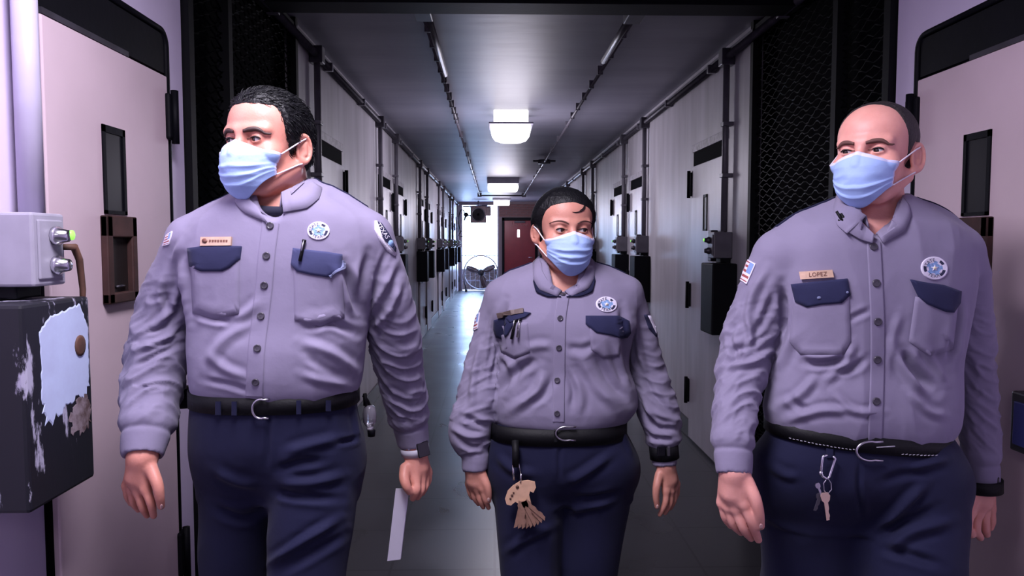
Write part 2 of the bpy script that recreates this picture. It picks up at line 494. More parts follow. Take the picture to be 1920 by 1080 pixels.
cell_door(XL, 1.835, True, .685, .32)
cell_door(XR, 1.79, True, .73, .40)
lock_set(XL, 1.72, True, 'pale grey lock box with key cylinders and green light beside the pink door', None,
         'thick pale lavender riser pipe above the grey lock box nearest the camera', 2.16)
# worn paint round the near lock: torn strip hanging from the corner of the lock box
t = empty('peeling_strip', (XL + .03, 1.80, 1.3), 'curled rusty strip hanging between the grey lock box and the pink door', 'strip')
MB().tube([(.09, -.075, .13), (.10, -.05, .13), (.10, -.03, .10), (.10, -.02, .03), (.095, -.018, -.06)], [.007, .009, .008, .007, .004], 8).build('strip', M_brown, t)
h = empty('paper_holder', (XR - .025, 1.905, .885), 'small blue and grey holder fixed low on the pale door at the frame edge', 'holder')
MB().box((-.040, -.075, 0), (0, .045, .16), bev=.006).build('tray', M_darksteel, h)
MB().box((-.046, -.07, .02), (-.038, .026, .135), bev=.002).build('blue_card', M_blue, h)

CONDUITS = [4.57, 7.05, 8.17, 10.75, 11.9, 14.35, 15.6, 18.0, 19.2, 21.4]
for side, sx in (('left', XL), ('right', XR)):
    for i, y in enumerate(CONDUITS):
        if y + .85 < YF: cell_door(sx, y + .10, False)
        where = 'behind the officer with papers' if side == 'left' else 'past the officer with receding hair'
        row = 'window side wall' if side == 'left' else 'red door side wall'
        nth = 'first second third fourth fifth sixth seventh eighth ninth tenth'.split()[i]
        if i == 0:
            lab = 'first hall door lock box with key cylinders, grey, ' + where
            pl = 'grey riser conduit beside the first hall door ' + where
        else:
            lab = '%s grey lock box with key cylinders along the %s, counting away' % (nth, row)
            pl = '%s thin riser conduit along the %s, counting away' % (nth, row)
        lock_set(sx, y + .05, False, lab, 'lock boxes along the ' + row, pl)
    d = 1 if sx < 0 else -1
    p = empty('wall_pipe', (sx + d * .035, S0, 2.565), 'dark pipe running along the top of the wall over the %s doors' % ('window side' if side == 'left' else 'red door side'), 'pipe')
    MB().tube([(0, .15, 0), (0, YF - S0 - .05, 0)], .022, 10).build('pipe', M_darksteel, p)
    for y in np.arange(1.0, 18, 1.2):
        MB().box((-.03, y - .015, -.027), (.03, y + .015, .027), bev=.004).build('clamp', M_conduit, p)

# ceiling conduits
cl = empty('ceiling_conduit', (-.355, 3.6, 2.585), 'thin clamped conduit along the ceiling on the window side of the lamps', 'conduit')
MB().tube([(0, .1, 0), (0, 14.6, 0)], .013, 8).build('pipe', M_conduit, cl)
MB().tube([(.02, .1, .0), (.02, 1.6, .005)], .020, 8).build('sleeve', M_darksteel, cl)
MB().box((-.045, .12, -.02), (.045, .30, .07), bev=.006).build('junction_box', M_darksteel, cl)
for y in list(np.arange(.5, 3.4, .32)) + list(np.arange(3.6, 14, .9)):
    MB().box((-.019, y - .010, -.016), (.019, y + .010, .045), bev=.003).build('clamp', M_darksteel if y < 1.8 else M_conduit, cl)
cr = empty('ceiling_conduit', (.715, 3.6, 2.585), 'thin conduit along the ceiling on the red door side with a round box', 'conduit')
MB().tube([(0, .1, 0), (0, 14.6, 0)], .012, 8).build('pipe', M_conduit, cr)
MB().tube([(-.02, .1, 0), (-.02, 1.2, .004)], .020, 8).build('sleeve', M_darksteel, cr)
MB().box((-.05, .12, -.02), (.04, .32, .07), bev=.006).build('junction_box', M_darksteel, cr)
MB().lathe([(.085, 0), (.09, .01), (.09, .055), (.06, .06)], (0, 7.15, -.02), 'z', 16).tube([(-.16, 7.15, .02), (.16, 7.15, .02)], .014, 8).build('round_box', M_darksteel, cr)
for y in list(np.arange(.6, 3.4, .45)) + list(np.arange(3.8, 14, 1.0)):
    MB().box((-.018, y - .010, -.015), (.018, y + .010, .045), bev=.003).build('clamp', M_conduit, cr)
cc = empty('cross_conduit', (.18, 18.2, 2.58), 'dark conduit crossing the ceiling between the two long conduits', 'conduit')
MB().tube([(-.54, 0, 0), (.54, 0, 0)], .016, 8).build('pipe', M_darksteel, cc)
for x in (-.535, .535):
    MB().box((x - .05, -.05, -.035), (x + .05, .05, .06), bev=.006).build('junction_box', M_darksteel, cc)

# ------------------------------------------------------------------ lamps
dl = empty('ceiling_light', (.155, 7.1, ZC), 'glowing square dome lamp on the ceiling, nearest of the three lamps', 'lamp')
MB().box((-.16, -.16, -.12), (.16, .16, 0), bev=.01).build('upper_diffuser', M_diff, dl)
MB().box((-.205, -.205, -.135), (.205, .205, -.118), bev=.006).build('rim', M_lockgrey, dl)
q = MB(); V = []; F = []; n = 24; rows = [(.19, -.135), (.188, -.17), (.176, -.22), (.150, -.255), (.10, -.275), (.03, -.282)]
for a, z in rows:
    for k in range(n):
        wv = 2 * math.pi * k / n; c, s_ = math.cos(wv), math.sin(wv); e = (abs(c) ** 4 + abs(s_) ** 4) ** -.25
        V.append((a * c * e, a * s_ * e, z))
for i in range(len(rows) - 1):
    for k in range(n): F.append((i * n + k, i * n + (k + 1) % n, (i + 1) * n + (k + 1) % n, (i + 1) * n + k))
F.append(tuple((len(rows) - 1) * n + k for k in range(n)))
q.add(V, F, 0, True).build('lower_diffuser', M_diff, dl)
pl_ = bpy.data.lights.new('dome_glow', 'POINT'); pl_.energy = HALL_W; pl_.color = LAMP_COL; pl_.shadow_soft_size = .30
po = bpy.data.objects.new('dome_glow', pl_); COL.objects.link(po); po.parent = dl; po.location = (0, 0, -.62)
l2 = empty('ceiling_light', (.165, 14.2, ZC), 'boxy strip lamp on the ceiling, between the dome lamp and the far end', 'lamp')
MB().box((-.30, -.12, -.11), (.30, .5, 0), bev=.01).build('housing', M_lockgrey, l2)
MB().box((-.29, -.125, -.235), (.29, .5, -.11), bev=.04).build('diffuser', M_diff2, l2)
point_lamp('strip_glow', (0, .2, -.62), 48, l2)
l3 = empty('ceiling_light', (.20, 20.6, ZC), 'small white tube lamp on the ceiling just before the red door', 'lamp')
MB().box((-.25, -.1, -.06), (.25, .1, 0), bev=.01).build('housing', M_white, l3)
MB().box((-.22, -.09, -.20), (.22, .09, -.06), bev=.03).build('diffuser', M_diff2, l3)
point_lamp('tube_glow', (0, 0, -.62), 34, l3)
# the two lamps over and behind the camera
for i, (y, wt) in enumerate(((1.08, LAMP_W), (-1.7, LAMP_W * .22))):
    t = empty('ceiling_light', (-.30, y, ZC), 'long troffer lamp on the ceiling over the camera' if i == 0 else 'long troffer lamp on the ceiling behind the camera', 'lamp')
    MB().box((-.32, -.62, -.07), (.32, .62, 0), bev=.01).build('housing', M_white, t)
    MB().box((-.29, -.59, -.085), (.29, .59, -.07)).build('diffuser', M_diff2, t)
    area_lamp('troffer_glow', (0, 0, -.10), .42, .85, wt, t)

# ------------------------------------------------------------------ far end
GX0, GX1, GZ = -1.0, .13, 2.56
DX0, DX1, DZ = .30, 1.22, 2.12
fw = MB()
fw.box((XL - .3, YF, 0), (GX0, YF + .2, ZC)); fw.box((GX0, YF, GZ), (GX1, YF + .2, ZC))
fw.box((GX1, YF, 0), (DX0 - .06, YF + .2, ZC)); fw.box((DX0 - .06, YF, DZ + .06), (DX1 + .06, YF + .2, ZC)); fw.box((DX1 + .06, YF, 0), (XR + .3, YF + .2, ZC))
wf = fw.build('wall_far', M_mortar, kind='structure')
bmesh_proto = MB().box((-.098, -.012, -.032), (.098, .008, .032), bev=.004)
bp0 = None
rows = int((ZC - .02) / .076)
for k in range(rows):
    z = .045 + k * .076
    off = (k % 2) * .104
    x = GX1 + .03 + .098 - off
    while x < XR - .02:
        lo, hi = max(x - .098, GX1 + .015), min(x + .098, XR)
        blocked = z < DZ + .09 and hi > DX0 - .09 and lo < DX1 + .09
        if not blocked and hi - lo > .04:
            if bp0 is None:
                bp0 = bmesh_proto.build('brick', M_brick, wf); o = bp0
            else:
                o = bp0.copy(); COL.objects.link(o); o.parent = wf
            o.location = ((lo + hi) / 2, YF - .004 + random.uniform(-.003, .003), z)
            o.scale = ((hi - lo) / .196, 1, 1)
        x += .208
rd = empty('door_%d' % (door_n[0] + 1), ((DX0 + DX1) / 2, YF, 0), kind='structure')
hw = (DX1 - DX0) / 2
f = MB(); f.box((-hw - .07, -.03, 0), (-hw, .1, DZ + .06)).box((hw, -.03, 0), (hw + .07, .1, DZ + .06)).box((-hw - .07, -.03, DZ - .02), (hw + .07, .1, DZ + .07)); f.build('door_frame', M_black, rd)
MB().box((-hw, .0, .01), (hw, .05, DZ - .02), bev=.006).build('leaf', M_reddoor, rd)
MB().box((-.075, -.006, 1.60), (.0, .004, 1.83), bev=.012).build('lit_window', mat('lit_pane', (.9, .9, .95), .3, emit=(1, .98, 1), estr=1.2), rd)
MB().tube([(hw - .08, -.01, 1.0), (hw - .08, -.06, 1.0), (hw - .20, -.06, 1.0)], .012, 8).build('lever', M_chrome, rd)
MB().box((-.16, -.05, DZ - .09), (.16, -.0, DZ - .03), bev=.008).build('door_closer', M_darksteel, rd)
# handwriting on the red door
strokes = {'D': [[(0, 0), (.1, 1), (.5, .95), (.62, .5), (.4, .05), (0, 0)]], 'a': [[(.5, .5), (.1, .5), (.05, .1), (.35, 0), (.5, .5), (.52, 0)]], 'y': [[(0, .5), (.2, .1)], [(.5, .55), (.1, -.45)]],
           'C': [[(.6, .9), (.25, 1), (0, .5), (.2, 0), (.65, .1)]], 'o': [[(.25, .5), (0, .25), (.2, 0), (.45, .2), (.25, .5)]], 'l': [[(.1, 1.0), (.12, 0), (.25, .05)]]}
wr = MB(); cx = -.235
for ch in 'Day Cool':
    if ch == ' ': cx += .06; continue
    for st in strokes[ch]:
        wr.tube([(cx + x * .105, -.003, 1.94 + z * .11) for x, z in st], .006, 5)
    cx += {'D': .08, 'C': .08, 'l': .04}.get(ch, .062)
wr.build('lettering', mat('chalk_paint', (.42, .22, .22), .8), rd)

# daylight opening with barred gate
gt = empty('barred_gate', ((GX0 + GX1) / 2, YF + .06, 0), 'barred metal gate standing in the bright opening at the corridor end', 'gate')
gw = (GX1 - GX0) / 2
for x in (-gw + .02, gw - .02):
    MB().box((x - .02, -.02, 0), (x + .02, .02, GZ)).build('post', M_lockgrey, gt)
for z in (.30, 1.05, 1.95, GZ - .04):
    MB().box((-gw, -.012, z - .012), (gw, .012, z + .012)).build('rail', M_lockgrey, gt)
proto = None
for x in np.linspace(-gw + .13, gw - .13, 7):
    if proto is None:
        proto = MB().tube([(0, 0, .02), (0, 0, GZ - .04)], .006, 6).build('bar', M_lockgrey, gt); o = proto
    else:
        o = proto.copy(); COL.objects.link(o); o.parent = gt
    o.location = (x, 0, 0)
# hanging fan high in the opening
hf = empty('hanging_fan', (-.50, YF - .35, 2.29), 'dusty dark box fan hanging from the ceiling in the bright opening', 'fan')
MB().box((-.20, -.10, -.27), (.26, .12, .22), bev=.02).build('casing', M_fan, hf)
r = MB()
for k in range(6): r.lathe([(.05 + k * .03, -.108), (.056 + k * .03, -.112), (.056 + k * .03, -.104)], (0.03, 0, -.03), 'y', 20)
r.build('grille', M_darksteel, hf)
MB().box((.2, -.05, -.06), (.40, .06, .20), bev=.02).build('motor_box', M_fan, hf)
MB().lathe([(.03, -.06), (.07, -.05), (.07, .05), (.03, .06)], (-.33, 0, -.03), 'y', 14).tube([(-.33, 0, -.03), (-.2, 0, -.06)], .02, 8).tube([(-.34, 0, -.05), (-.38, 0, -.2)], .025, 8).build('bracket', M_black, hf)
MB().tube([(0.03, 0, .2), (.03, 0, .37)], .018, 8).tube([(-.42, 0, .20), (.3, 0, .24)], .02, 8).build('hanger', M_darksteel, hf)
# hose loop on the wall by the gate
hs = empty('hose', (XL + .06, 21.9, 1.9), 'black hose looped on the wall beside the bright opening', 'hose')
MB().tube([(.10 + .10 * math.cos(a), 0, .18 + .32 * math.sin(a)) for a in np.linspace(.6, 4.4, 14)] + [(.0, 0, -.25), (.12, 0, -.28)], .016, 8).build('loop', M_black, hs)
# big floor fan low in the opening
ff = empty('drum_fan', (-.40, YF - .35, 0), 'large round floor fan standing on the floor before the bright opening', 'fan')
R = .50
MB().tube([(R * math.cos(a), -.08, .56 + R * math.sin(a)) for a in np.linspace(0, 2 * math.pi, 36, endpoint=False)], .018, 8, closed=True).tube([(R * math.cos(a), .12, .56 + R * math.sin(a)) for a in np.linspace(0, 2 * math.pi, 36, endpoint=False)], .018, 8, closed=True).build('guard_ring', M_lockgrey, ff)
for k in range(3):
    a0 = math.radians((25, 160, 285)[k])
    bl = MB(); V = []; F = []
    for i in range(7):
        rr = .08 + .38 * i / 6; wdt = .05 + .12 * math.sin(math.pi * (i + 1) / 8)
        for s_ in (-1, 1):
            a = a0 + s_ * wdt / max(rr, .12) * .5
            V += [(rr * math.cos(a), .02 + s_ * .04, .56 + rr * math.sin(a)), (rr * math.cos(a), .026 + s_ * .04, .56 + rr * math.sin(a))]
    for i in range(6):
        b = i * 4
        F += [(b, b + 2, b + 6, b + 4), (b + 1, b + 5, b + 7, b + 3)]
        F += [(b, b + 4, b + 5, b + 1), (b + 2, b + 3, b + 7, b + 6)]
    bl.add(V, F, 0, True).build('blade', M_fan, ff)
MB().lathe([(.03, -.1), (.09, -.07), (.10, .1), (.05, .16)], (0, 0, .56), 'y', 18).build('hub', M_darksteel, ff)
for s_ in (-1, 1):
    MB().tube([(s_ * .46, .02, .5), (s_ * .5, .02, .3), (s_ * .42, -.2, .03), (s_ * .42, .24, .03)], .02, 8).build('leg', M_darksteel, ff)
    MB().lathe([(.05, -.02), (.055, 0), (.05, .02)], (s_ * .44, -.2, .055), 'x', 14).build('wheel', M_black, ff)
g = MB()
for k in range(16):
    a = 2 * math.pi * k / 16
    g.tube([(.09 * math.cos(a), -.11, .56 + .09 * math.sin(a)), (R * math.cos(a), -.08, .56 + R * math.sin(a))], .004, 5)
g.build('grille', M_lockgrey, ff)
# outside: low brick wall and pale yard
MB().box((-6, YF + .2, -.12), (6, YF + 14, -.02)).build('yard_ground', M_ground, kind='structure')
lw = MB().box((-2.5, YF + .9, -.05), (2.5, YF + 1.1, .62)).build('garden_wall', mat('dark_mortar', (.03, .022, .022), .9))
tag(lw, 'low red brick wall outside the bright opening behind the floor fan', 'wall')
b2 = None
for k in range(8):
    for i in range(14):
        x = -1.45 + i * .208 + (k % 2) * .104
        if b2 is None: b2 = bmesh_proto.build('brick', worn('dark_brown_brick', (.020, .009, .008), (.04, .016, .014), .8, 9, .35, .65), lw); o = b2
        else: o = b2.copy(); COL.objects.link(o); o.parent = lw
        o.location = (x, YF + .896, .0 + k * .076)

# =================================================================== people: distance-field modelling
def smin(a, b, k):
    if k <= 0: return np.minimum(a, b)
    h = np.clip(.5 + .5 * (a - b) / k, 0, 1)
    return a * (1 - h) + b * h - k * h * (1 - h)


def smax(a, b, k): return -smin(-a, -b, k)


def d_cone(X, Y, Z, a, b, r1, r2, sq=None):
    """capsule with two radii; sq = (axis, factor) flattens it along an axis"""
    a = np.asarray(a, float); b = np.asarray(b, float); ab = b - a; L = ab @ ab + 1e-12
    px, py, pz = X - a[0], Y - a[1], Z - a[2]
    t = np.clip((px * ab[0] + py * ab[1] + pz * ab[2]) / L, 0, 1)
    qx, qy, qz = px - ab[0] * t, py - ab[1] * t, pz - ab[2] * t
    if sq is not None:
        n, f = sq; dd = (qx * n[0] + qy * n[1] + qz * n[2]) * (f - 1)
        qx, qy, qz = qx + n[0] * dd, qy + n[1] * dd, qz + n[2] * dd
    return np.sqrt(qx * qx + qy * qy + qz * qz) - (r1 + (r2 - r1) * t)


def d_ell(X, Y, Z, c, r, R=None):
    x, y, z = X - c[0], Y - c[1], Z - c[2]
    if R is not None:
        x, y, z = (R[0, 0] * x + R[1, 0] * y + R[2, 0] * z, R[0, 1] * x + R[1, 1] * y + R[2, 1] * z, R[0, 2] * x + R[1, 2] * y + R[2, 2] * z)
    k0 = np.sqrt((x / r[0]) ** 2 + (y / r[1]) ** 2 + (z / r[2]) ** 2)
    k1 = np.sqrt((x / r[0] ** 2) ** 2 + (y / r[1] ** 2) ** 2 + (z / r[2] ** 2) ** 2) + 1e-9
    return k0 * (k0 - 1) / k1


def crom(xs, ys, q):
    """monotone-ish smooth interpolation of ys over ascending xs"""
    xs = np.asarray(xs, float); ys = np.asarray(ys, float)
    m = np.gradient(ys, xs)
    i = np.clip(np.searchsorted(xs, q) - 1, 0, len(xs) - 2)
    h = xs[i + 1] - xs[i]; t = np.clip((q - xs[i]) / h, 0, 1)
    return ys[i] * (2 * t ** 3 - 3 * t ** 2 + 1) + h * m[i] * (t ** 3 - 2 * t ** 2 + t) + ys[i + 1] * (-2 * t ** 3 + 3 * t ** 2) + h * m[i + 1] * (t ** 3 - t ** 2)


class Loft:
    """stack of oval sections: rows (z, x_left, x_right, y_front, y_back)"""
    def __init__(s, rows, n=2.3, inset=0.0):
        rows = sorted(rows); z = [r[0] for r in rows]; s.z = np.linspace(z[0], z[-1], 160); s.n = n
        xl, xr, yf, yb = [crom(z, [r[i] for r in rows], s.z) for i in (1, 2, 3, 4)]
        s.cx, s.a = (xl + xr) / 2, (xr - xl) / 2 - inset
        s.cy, s.b = (yf + yb) / 2, (yb - yf) / 2 - inset
        s.lo = np.array([xl.min(), yf.min(), z[0]]); s.hi = np.array([xr.max(), yb.max(), z[-1]])

    def __call__(s, X, Y, Z):
        zf = Z if not hasattr(Z, 'shape') else Z
        i = lambda v: np.interp(zf, s.z, v)
        a, b = i(s.a), i(s.b); dx, dy = X - i(s.cx), Y - i(s.cy)
        q = ((np.abs(dx) / a) ** s.n + (np.abs(dy) / b) ** s.n) ** (1 / s.n) + 1e-6
        rho = np.sqrt(dx * dx + dy * dy)
        d = np.where(q > .15, rho - rho / q, -np.minimum(a, b) * .85)
        return np.maximum(d, np.maximum(s.z[0] - Z, Z - s.z[-1]))

    def ring(s, z, n=64, off=0.0, a0=0.0, a1=2 * math.pi):
        i = lambda v: np.interp(z, s.z, v)
        w = np.linspace(a0, a1, n, endpoint=abs(a1 - a0 - 2 * math.pi) > 1e-6)
        c, sn = np.cos(w), np.sin(w); e = 2 / s.n
        return np.stack([i(s.cx) + (i(s.a) + off) * np.sign(c) * np.abs(c) ** e, i(s.cy) + (i(s.b) + off) * np.sign(sn) * np.abs(sn) ** e, np.full_like(w, z)], 1)


class Field:
    def __init__(s, xs, ys, zs):
        s.ax = [np.asarray(a, np.float32) for a in (xs, ys, zs)]
        s.D = np.full([len(a) for a in s.ax], 1.0, np.float32)

    @staticmethod
    def box(lo, hi, h): return Field(*[np.arange(l, u + h, h) for l, u in zip(lo, hi)])

    def sub(s, lo, hi):
        sl = []; co = []
        for k in range(3):
            i = max(0, int(np.searchsorted(s.ax[k], lo[k])) - 1); j = min(len(s.ax[k]), int(np.searchsorted(s.ax[k], hi[k])) + 1)
            sl.append(slice(i, j)); sh = [1, 1, 1]; sh[k] = -1; co.append(s.ax[k][i:j].reshape(sh))
        return tuple(sl), co

    def op(s, fn, lo, hi, k=0.0, mode='add'):
        m = k + .02
        sl, co = s.sub(np.asarray(lo) - m, np.asarray(hi) + m)
        A = s.D[sl]
        if A.size == 0: return
        d = np.broadcast_to(fn(*co), A.shape).astype(np.float32)
        s.D[sl] = smin(A, d, k) if mode == 'add' else smax(A, -d, k)

    def cone(s, a, b, r1, r2, k=0.0, sq=None, mode='add'):
        a = np.asarray(a, float); b = np.asarray(b, float); r = max(r1, r2)
        s.op(lambda X, Y, Z: d_cone(X, Y, Z, a, b, r1, r2, sq), np.minimum(a, b) - r, np.maximum(a, b) + r, k, mode)

    def chain(s, pts, rs, k=0.01, kin=None, sq=None):
        """smooth tube through pts; pieces merge with k, joined piece to piece tightly"""
        pts = np.array(pts, float); rs = np.array(rs, float)
        t = np.arange(len(pts)); q = np.linspace(0, len(pts) - 1, (len(pts) - 1) * 6 + 1)
        pp = np.stack([crom(t, pts[:, i], q) for i in range(3)], 1) if len(pts) > 2 else np.stack([np.interp(q, t, pts[:, i]) for i in range(3)], 1)
        rr = crom(t, rs, q) if len(pts) > 2 else np.interp(q, t, rs)
        lo = pp.min(0) - rr.max(); hi = pp.max(0) + rr.max()

        def fn(X, Y, Z):
            d = None
            for i in range(len(pp) - 1):
                e = d_cone(X, Y, Z, pp[i], pp[i + 1], rr[i], rr[i + 1], sq)
                d = e if d is None else np.minimum(d, e)
            return d
        s.op(fn, lo, hi, k)

    def ell(s, c, r, k=0.0, R=None, mode='add'):
        m = max(r); s.op(lambda X, Y, Z: d_ell(X, Y, Z, c, r, R), np.asarray(c) - m, np.asarray(c) + m, k, mode)

    def mesh(s):
        """surface nets"""
        D = s.D; I = D < 0
        n = np.zeros([d - 1 for d in D.shape], np.uint8)
        for dx in (0, 1):
            for dy in (0, 1):
                for dz in (0, 1):
                    n += I[dx:dx + n.shape[0], dy:dy + n.shape[1], dz:dz + n.shape[2]]
        cells = np.argwhere((n > 0) & (n < 8))
        idx = np.full(n.shape, -1, np.int32); idx[tuple(cells.T)] = np.arange(len(cells))
        acc = np.zeros((len(cells), 3)); cnt = np.zeros(len(cells))
        cor = [(a, b, c) for a in (0, 1) for b in (0, 1) for c in (0, 1)]
        val = {c: D[cells[:, 0] + c[0], cells[:, 1] + c[1], cells[:, 2] + c[2]].astype(float) for c in cor}
        for c in cor:
            for k in range(3):
                if c[k]: continue
                e = list(c); e[k] = 1; e = tuple(e)
                v0, v1 = val[c], val[e]; m = (v0 < 0) != (v1 < 0)
                t = np.where(m, v0 / np.where(m, v0 - v1, 1), 0)
                p = np.array(c, float)[None].repeat(len(cells), 0); p[:, k] += t
                acc[m] += p[m]; cnt[m] += 1
        f = cells + acc / cnt[:, None]
        V = np.stack([np.interp(f[:, k], np.arange(len(s.ax[k])), s.ax[k]) for k in range(3)], 1)
        Q = []
        for k in range(3):
            u, w = (k + 1) % 3, (k + 2) % 3
            A = np.take(I, range(0, D.shape[k] - 1), axis=k); B = np.take(I, range(1, D.shape[k]), axis=k)
            for flip, M in ((False, A & ~B), (True, ~A & B)):
                c = np.argwhere(M)
                c = c[(c[:, u] > 0) & (c[:, w] > 0) & (c[:, u] < D.shape[u] - 1) & (c[:, w] < D.shape[w] - 1)]
                if not len(c): continue
                q = []
                for du, dw in ((-1, -1), (0, -1), (0, 0), (-1, 0)):
                    e = c.copy(); e[:, u] += du; e[:, w] += dw; q.append(idx[e[:, 0], e[:, 1], e[:, 2]])
                q = np.stack(q, 1)
                Q.append(q[:, ::-1] if flip else q)
        Q = np.concatenate(Q); Q = Q[(Q >= 0).all(1)]
        return V, Q


def relax(V, Q, it=2, lam=.5):
    for _ in range(it):
        S = np.zeros_like(V); c = np.zeros(len(V))
        for i in range(4):
            for j in ((i + 1) % 4, (i + 3) % 4):
                np.add.at(S, Q[:, i], V[Q[:, j]]); np.add.at(c, Q[:, i], 1)
        V = V + lam * (S / np.maximum(c, 1)[:, None] - V)
    return V


def normals(V, Q):
    fn = np.cross(V[Q[:, 2]] - V[Q[:, 0]], V[Q[:, 3]] - V[Q[:, 1]])
    N = np.zeros_like(V)
    for i in range(4): np.add.at(N, Q[:, i], fn)
    return N / (np.linalg.norm(N, axis=1, keepdims=True) + 1e-12)


def qmesh(name, V, Q, m, parent, org, smooth=True):
    me = bpy.data.meshes.new(name)
    V = np.asarray(V) - np.asarray(org)
    me.vertices.add(len(V)); me.vertices.foreach_set('co', V.astype(np.float32).ravel())
    k = Q.shape[1]
    me.loops.add(len(Q) * k); me.loops.foreach_set('vertex_index', Q.astype(np.int32).ravel())
    me.polygons.add(len(Q)); me.polygons.foreach_set('loop_start', np.arange(0, len(Q) * k, k, dtype=np.int32))
    me.polygons.foreach_set('use_smooth', np.full(len(Q), smooth))
    me.update(calc_edges=True); me.validate()
    for x in (m if isinstance(m, (list, tuple)) else [m]): me.materials.append(x)
    o = bpy.data.objects.new(name, me); COL.objects.link(o)
    if parent is not None: o.parent = parent
    else: o.location = org
    return o


def vnoise(p, seed=0):
    """smooth value noise in 3-D, 0..1"""
    i = np.floor(p).astype(np.int64); f = p - i; f = f * f * (3 - 2 * f)

    def hsh(a, b, c):
        n = (a * 374761393 + b * 668265263 + c * 2147483647 + seed * 974711) & 0x7fffffff
        n = ((n ^ (n >> 13)) * 1274126177) & 0x7fffffff
        return ((n ^ (n >> 16)) & 0xffff) / 65535.0
    r = 0
    for a in (0, 1):
        for b in (0, 1):
            for c in (0, 1):
                w = (f[:, 0] if a else 1 - f[:, 0]) * (f[:, 1] if b else 1 - f[:, 1]) * (f[:, 2] if c else 1 - f[:, 2])
                r = r + w * hsh(i[:, 0] + a, i[:, 1] + b, i[:, 2] + c)
    return r


def ridge(p, seed=0): return (1 - np.abs(2 * vnoise(p, seed) - 1)) ** 2


def fold_field(V, N, folds):
    """cloth folds: each (polyline in frame pixels, width px, height m); on the side facing the camera"""
    x, y = to_px(V)
    view = C0 - V; view /= np.linalg.norm(view, axis=1, keepdims=True)
    face = np.clip(((N * view).sum(1) + .1) * 2.5, 0, 1)
    out = np.zeros(len(V))
    for pl, wd_, amp in folds:
        pl = np.array(pl, float)
        if len(pl) > 2:
            t = np.arange(len(pl)); q = np.linspace(0, len(pl) - 1, (len(pl) - 1) * 5 + 1)
            pl = np.stack([crom(t, pl[:, 0], q), crom(t, pl[:, 1], q)], 1)
        m = (x > pl[:, 0].min() - 3 * wd_) & (x < pl[:, 0].max() + 3 * wd_) & (y > pl[:, 1].min() - 3 * wd_) & (y < pl[:, 1].max() + 3 * wd_)
        if not m.any(): continue
        px, py = x[m], y[m]; best = np.full(len(px), 1e9); bt = np.zeros(len(px)); n = len(pl) - 1
        for i in range(n):
            a, b = pl[i], pl[i + 1]; ab = b - a
            t = np.clip(((px - a[0]) * ab[0] + (py - a[1]) * ab[1]) / (ab @ ab + 1e-9), 0, 1)
            d = np.hypot(px - a[0] - t * ab[0], py - a[1] - t * ab[1])
            u = d < best; best[u] = d[u]; bt[u] = (i + t[u]) / n
        tap = np.clip(np.minimum(bt, 1 - bt) * 4, 0.15, 1)
        g = np.exp(-(best / wd_) ** 2) - .35 * np.exp(-((best - 1.9 * wd_) / (.9 * wd_)) ** 2)
        out[m] += amp * g * tap
    return out * face


class Hit:
    """finds points of a garment seen at a pixel"""
    def __init__(s, V, Q): s.t = BVHTree.FromPolygons([tuple(v) for v in V], [tuple(map(int, q)) for q in Q])

    def at(s, px, py, off=0.0):
        d = CF + CR * ((px - 960) / FPX) - CU * ((py - 540) / FPX)
        d = Vector(d).normalized()
        loc, n, i, dist = s.t.ray_cast(Vector(C0), d)
        if loc is None: return None
        if n.dot(d) > 0: n = -n
        return np.array(loc) + np.array(n) * off, np.array(n)


def resample(poly, n):
    p = np.array(poly + [poly[0]], float); L = np.r_[0, np.cumsum(np.hypot(*np.diff(p, axis=0).T))]
    base = list(np.linspace(0, L[-1], n, endpoint=False))
    # keep the corners
    for l in L[:-1]:
        j = int(np.argmin([abs(b - l) for b in base])); base[j] = l
    base = sorted(base)
    return np.stack([np.interp(base, L, p[:, 0]), np.interp(base, L, p[:, 1])], 1)


def patch(name, hit, outline, m, parent, org, thick=.0025, rings=5, n=40, lift=0.0, matfn=None, bulge=0.0):
    """a piece of cloth or badge lying on a garment; outline in frame pixels (star-shaped round its middle)"""
    o = resample(list(outline), n); c = o.mean(0)
    V = []; last = None
    def pt(p, off):
        h = hit.at(p[0], p[1], off)
        if h is None:
            for s in (.9, .75, .5, .2):
                h = hit.at(*(c + (p - c) * s), off)
                if h is not None: break
        return h
    h0 = pt(c, 0)
    if h0 is None: print('patch misses', name); return None
    zref = np.linalg.norm(h0[0] - C0)
    nr = np.mean([pt(c + (p - c) * .6, 0)[1] for p in o[::5]], axis=0); nr /= np.linalg.norm(nr)
    V.append(h0[0] + nr * (thick + lift + bulge))
    fr = np.linspace(0, 1, rings + 1)[1:]
    for f in fr:
        for p in o:
            h = pt(c + (p - c) * f, 0)[0]
            V.append(h + nr * (thick + lift + bulge * (1 - f * f)))
    for p in o:
        h = pt(c + (p - c) * 1.0, 0)[0]; V.append(h + nr * (-.004 + min(lift, .0)))
    F = [(0, 1 + k, 1 + (k + 1) % n) for k in range(n)]; MI = [0] * n if matfn is None else [matfn(fr[0] * .5, 2 * math.pi * k / n) for k in range(n)]
    for r in range(rings):
        for k in range(n):
            a = 1 + r * n; b = a + n
            F.append((a + k, b + k, b + (k + 1) % n, a + (k + 1) % n))
            if matfn is None or r == rings - 1: MI.append(0)
            else: MI.append(matfn((fr[r] + fr[r + 1]) / 2, 2 * math.pi * (k + .5) / n))
    q = MB(); q.v = [tuple(v) for v in V]; q.f = [list(f) for f in F]; q.mi = MI; q.sm = [True] * len(F)
    q.v = [tuple(np.array(v) - org) for v in q.v]
    return q.build(name, m, parent)


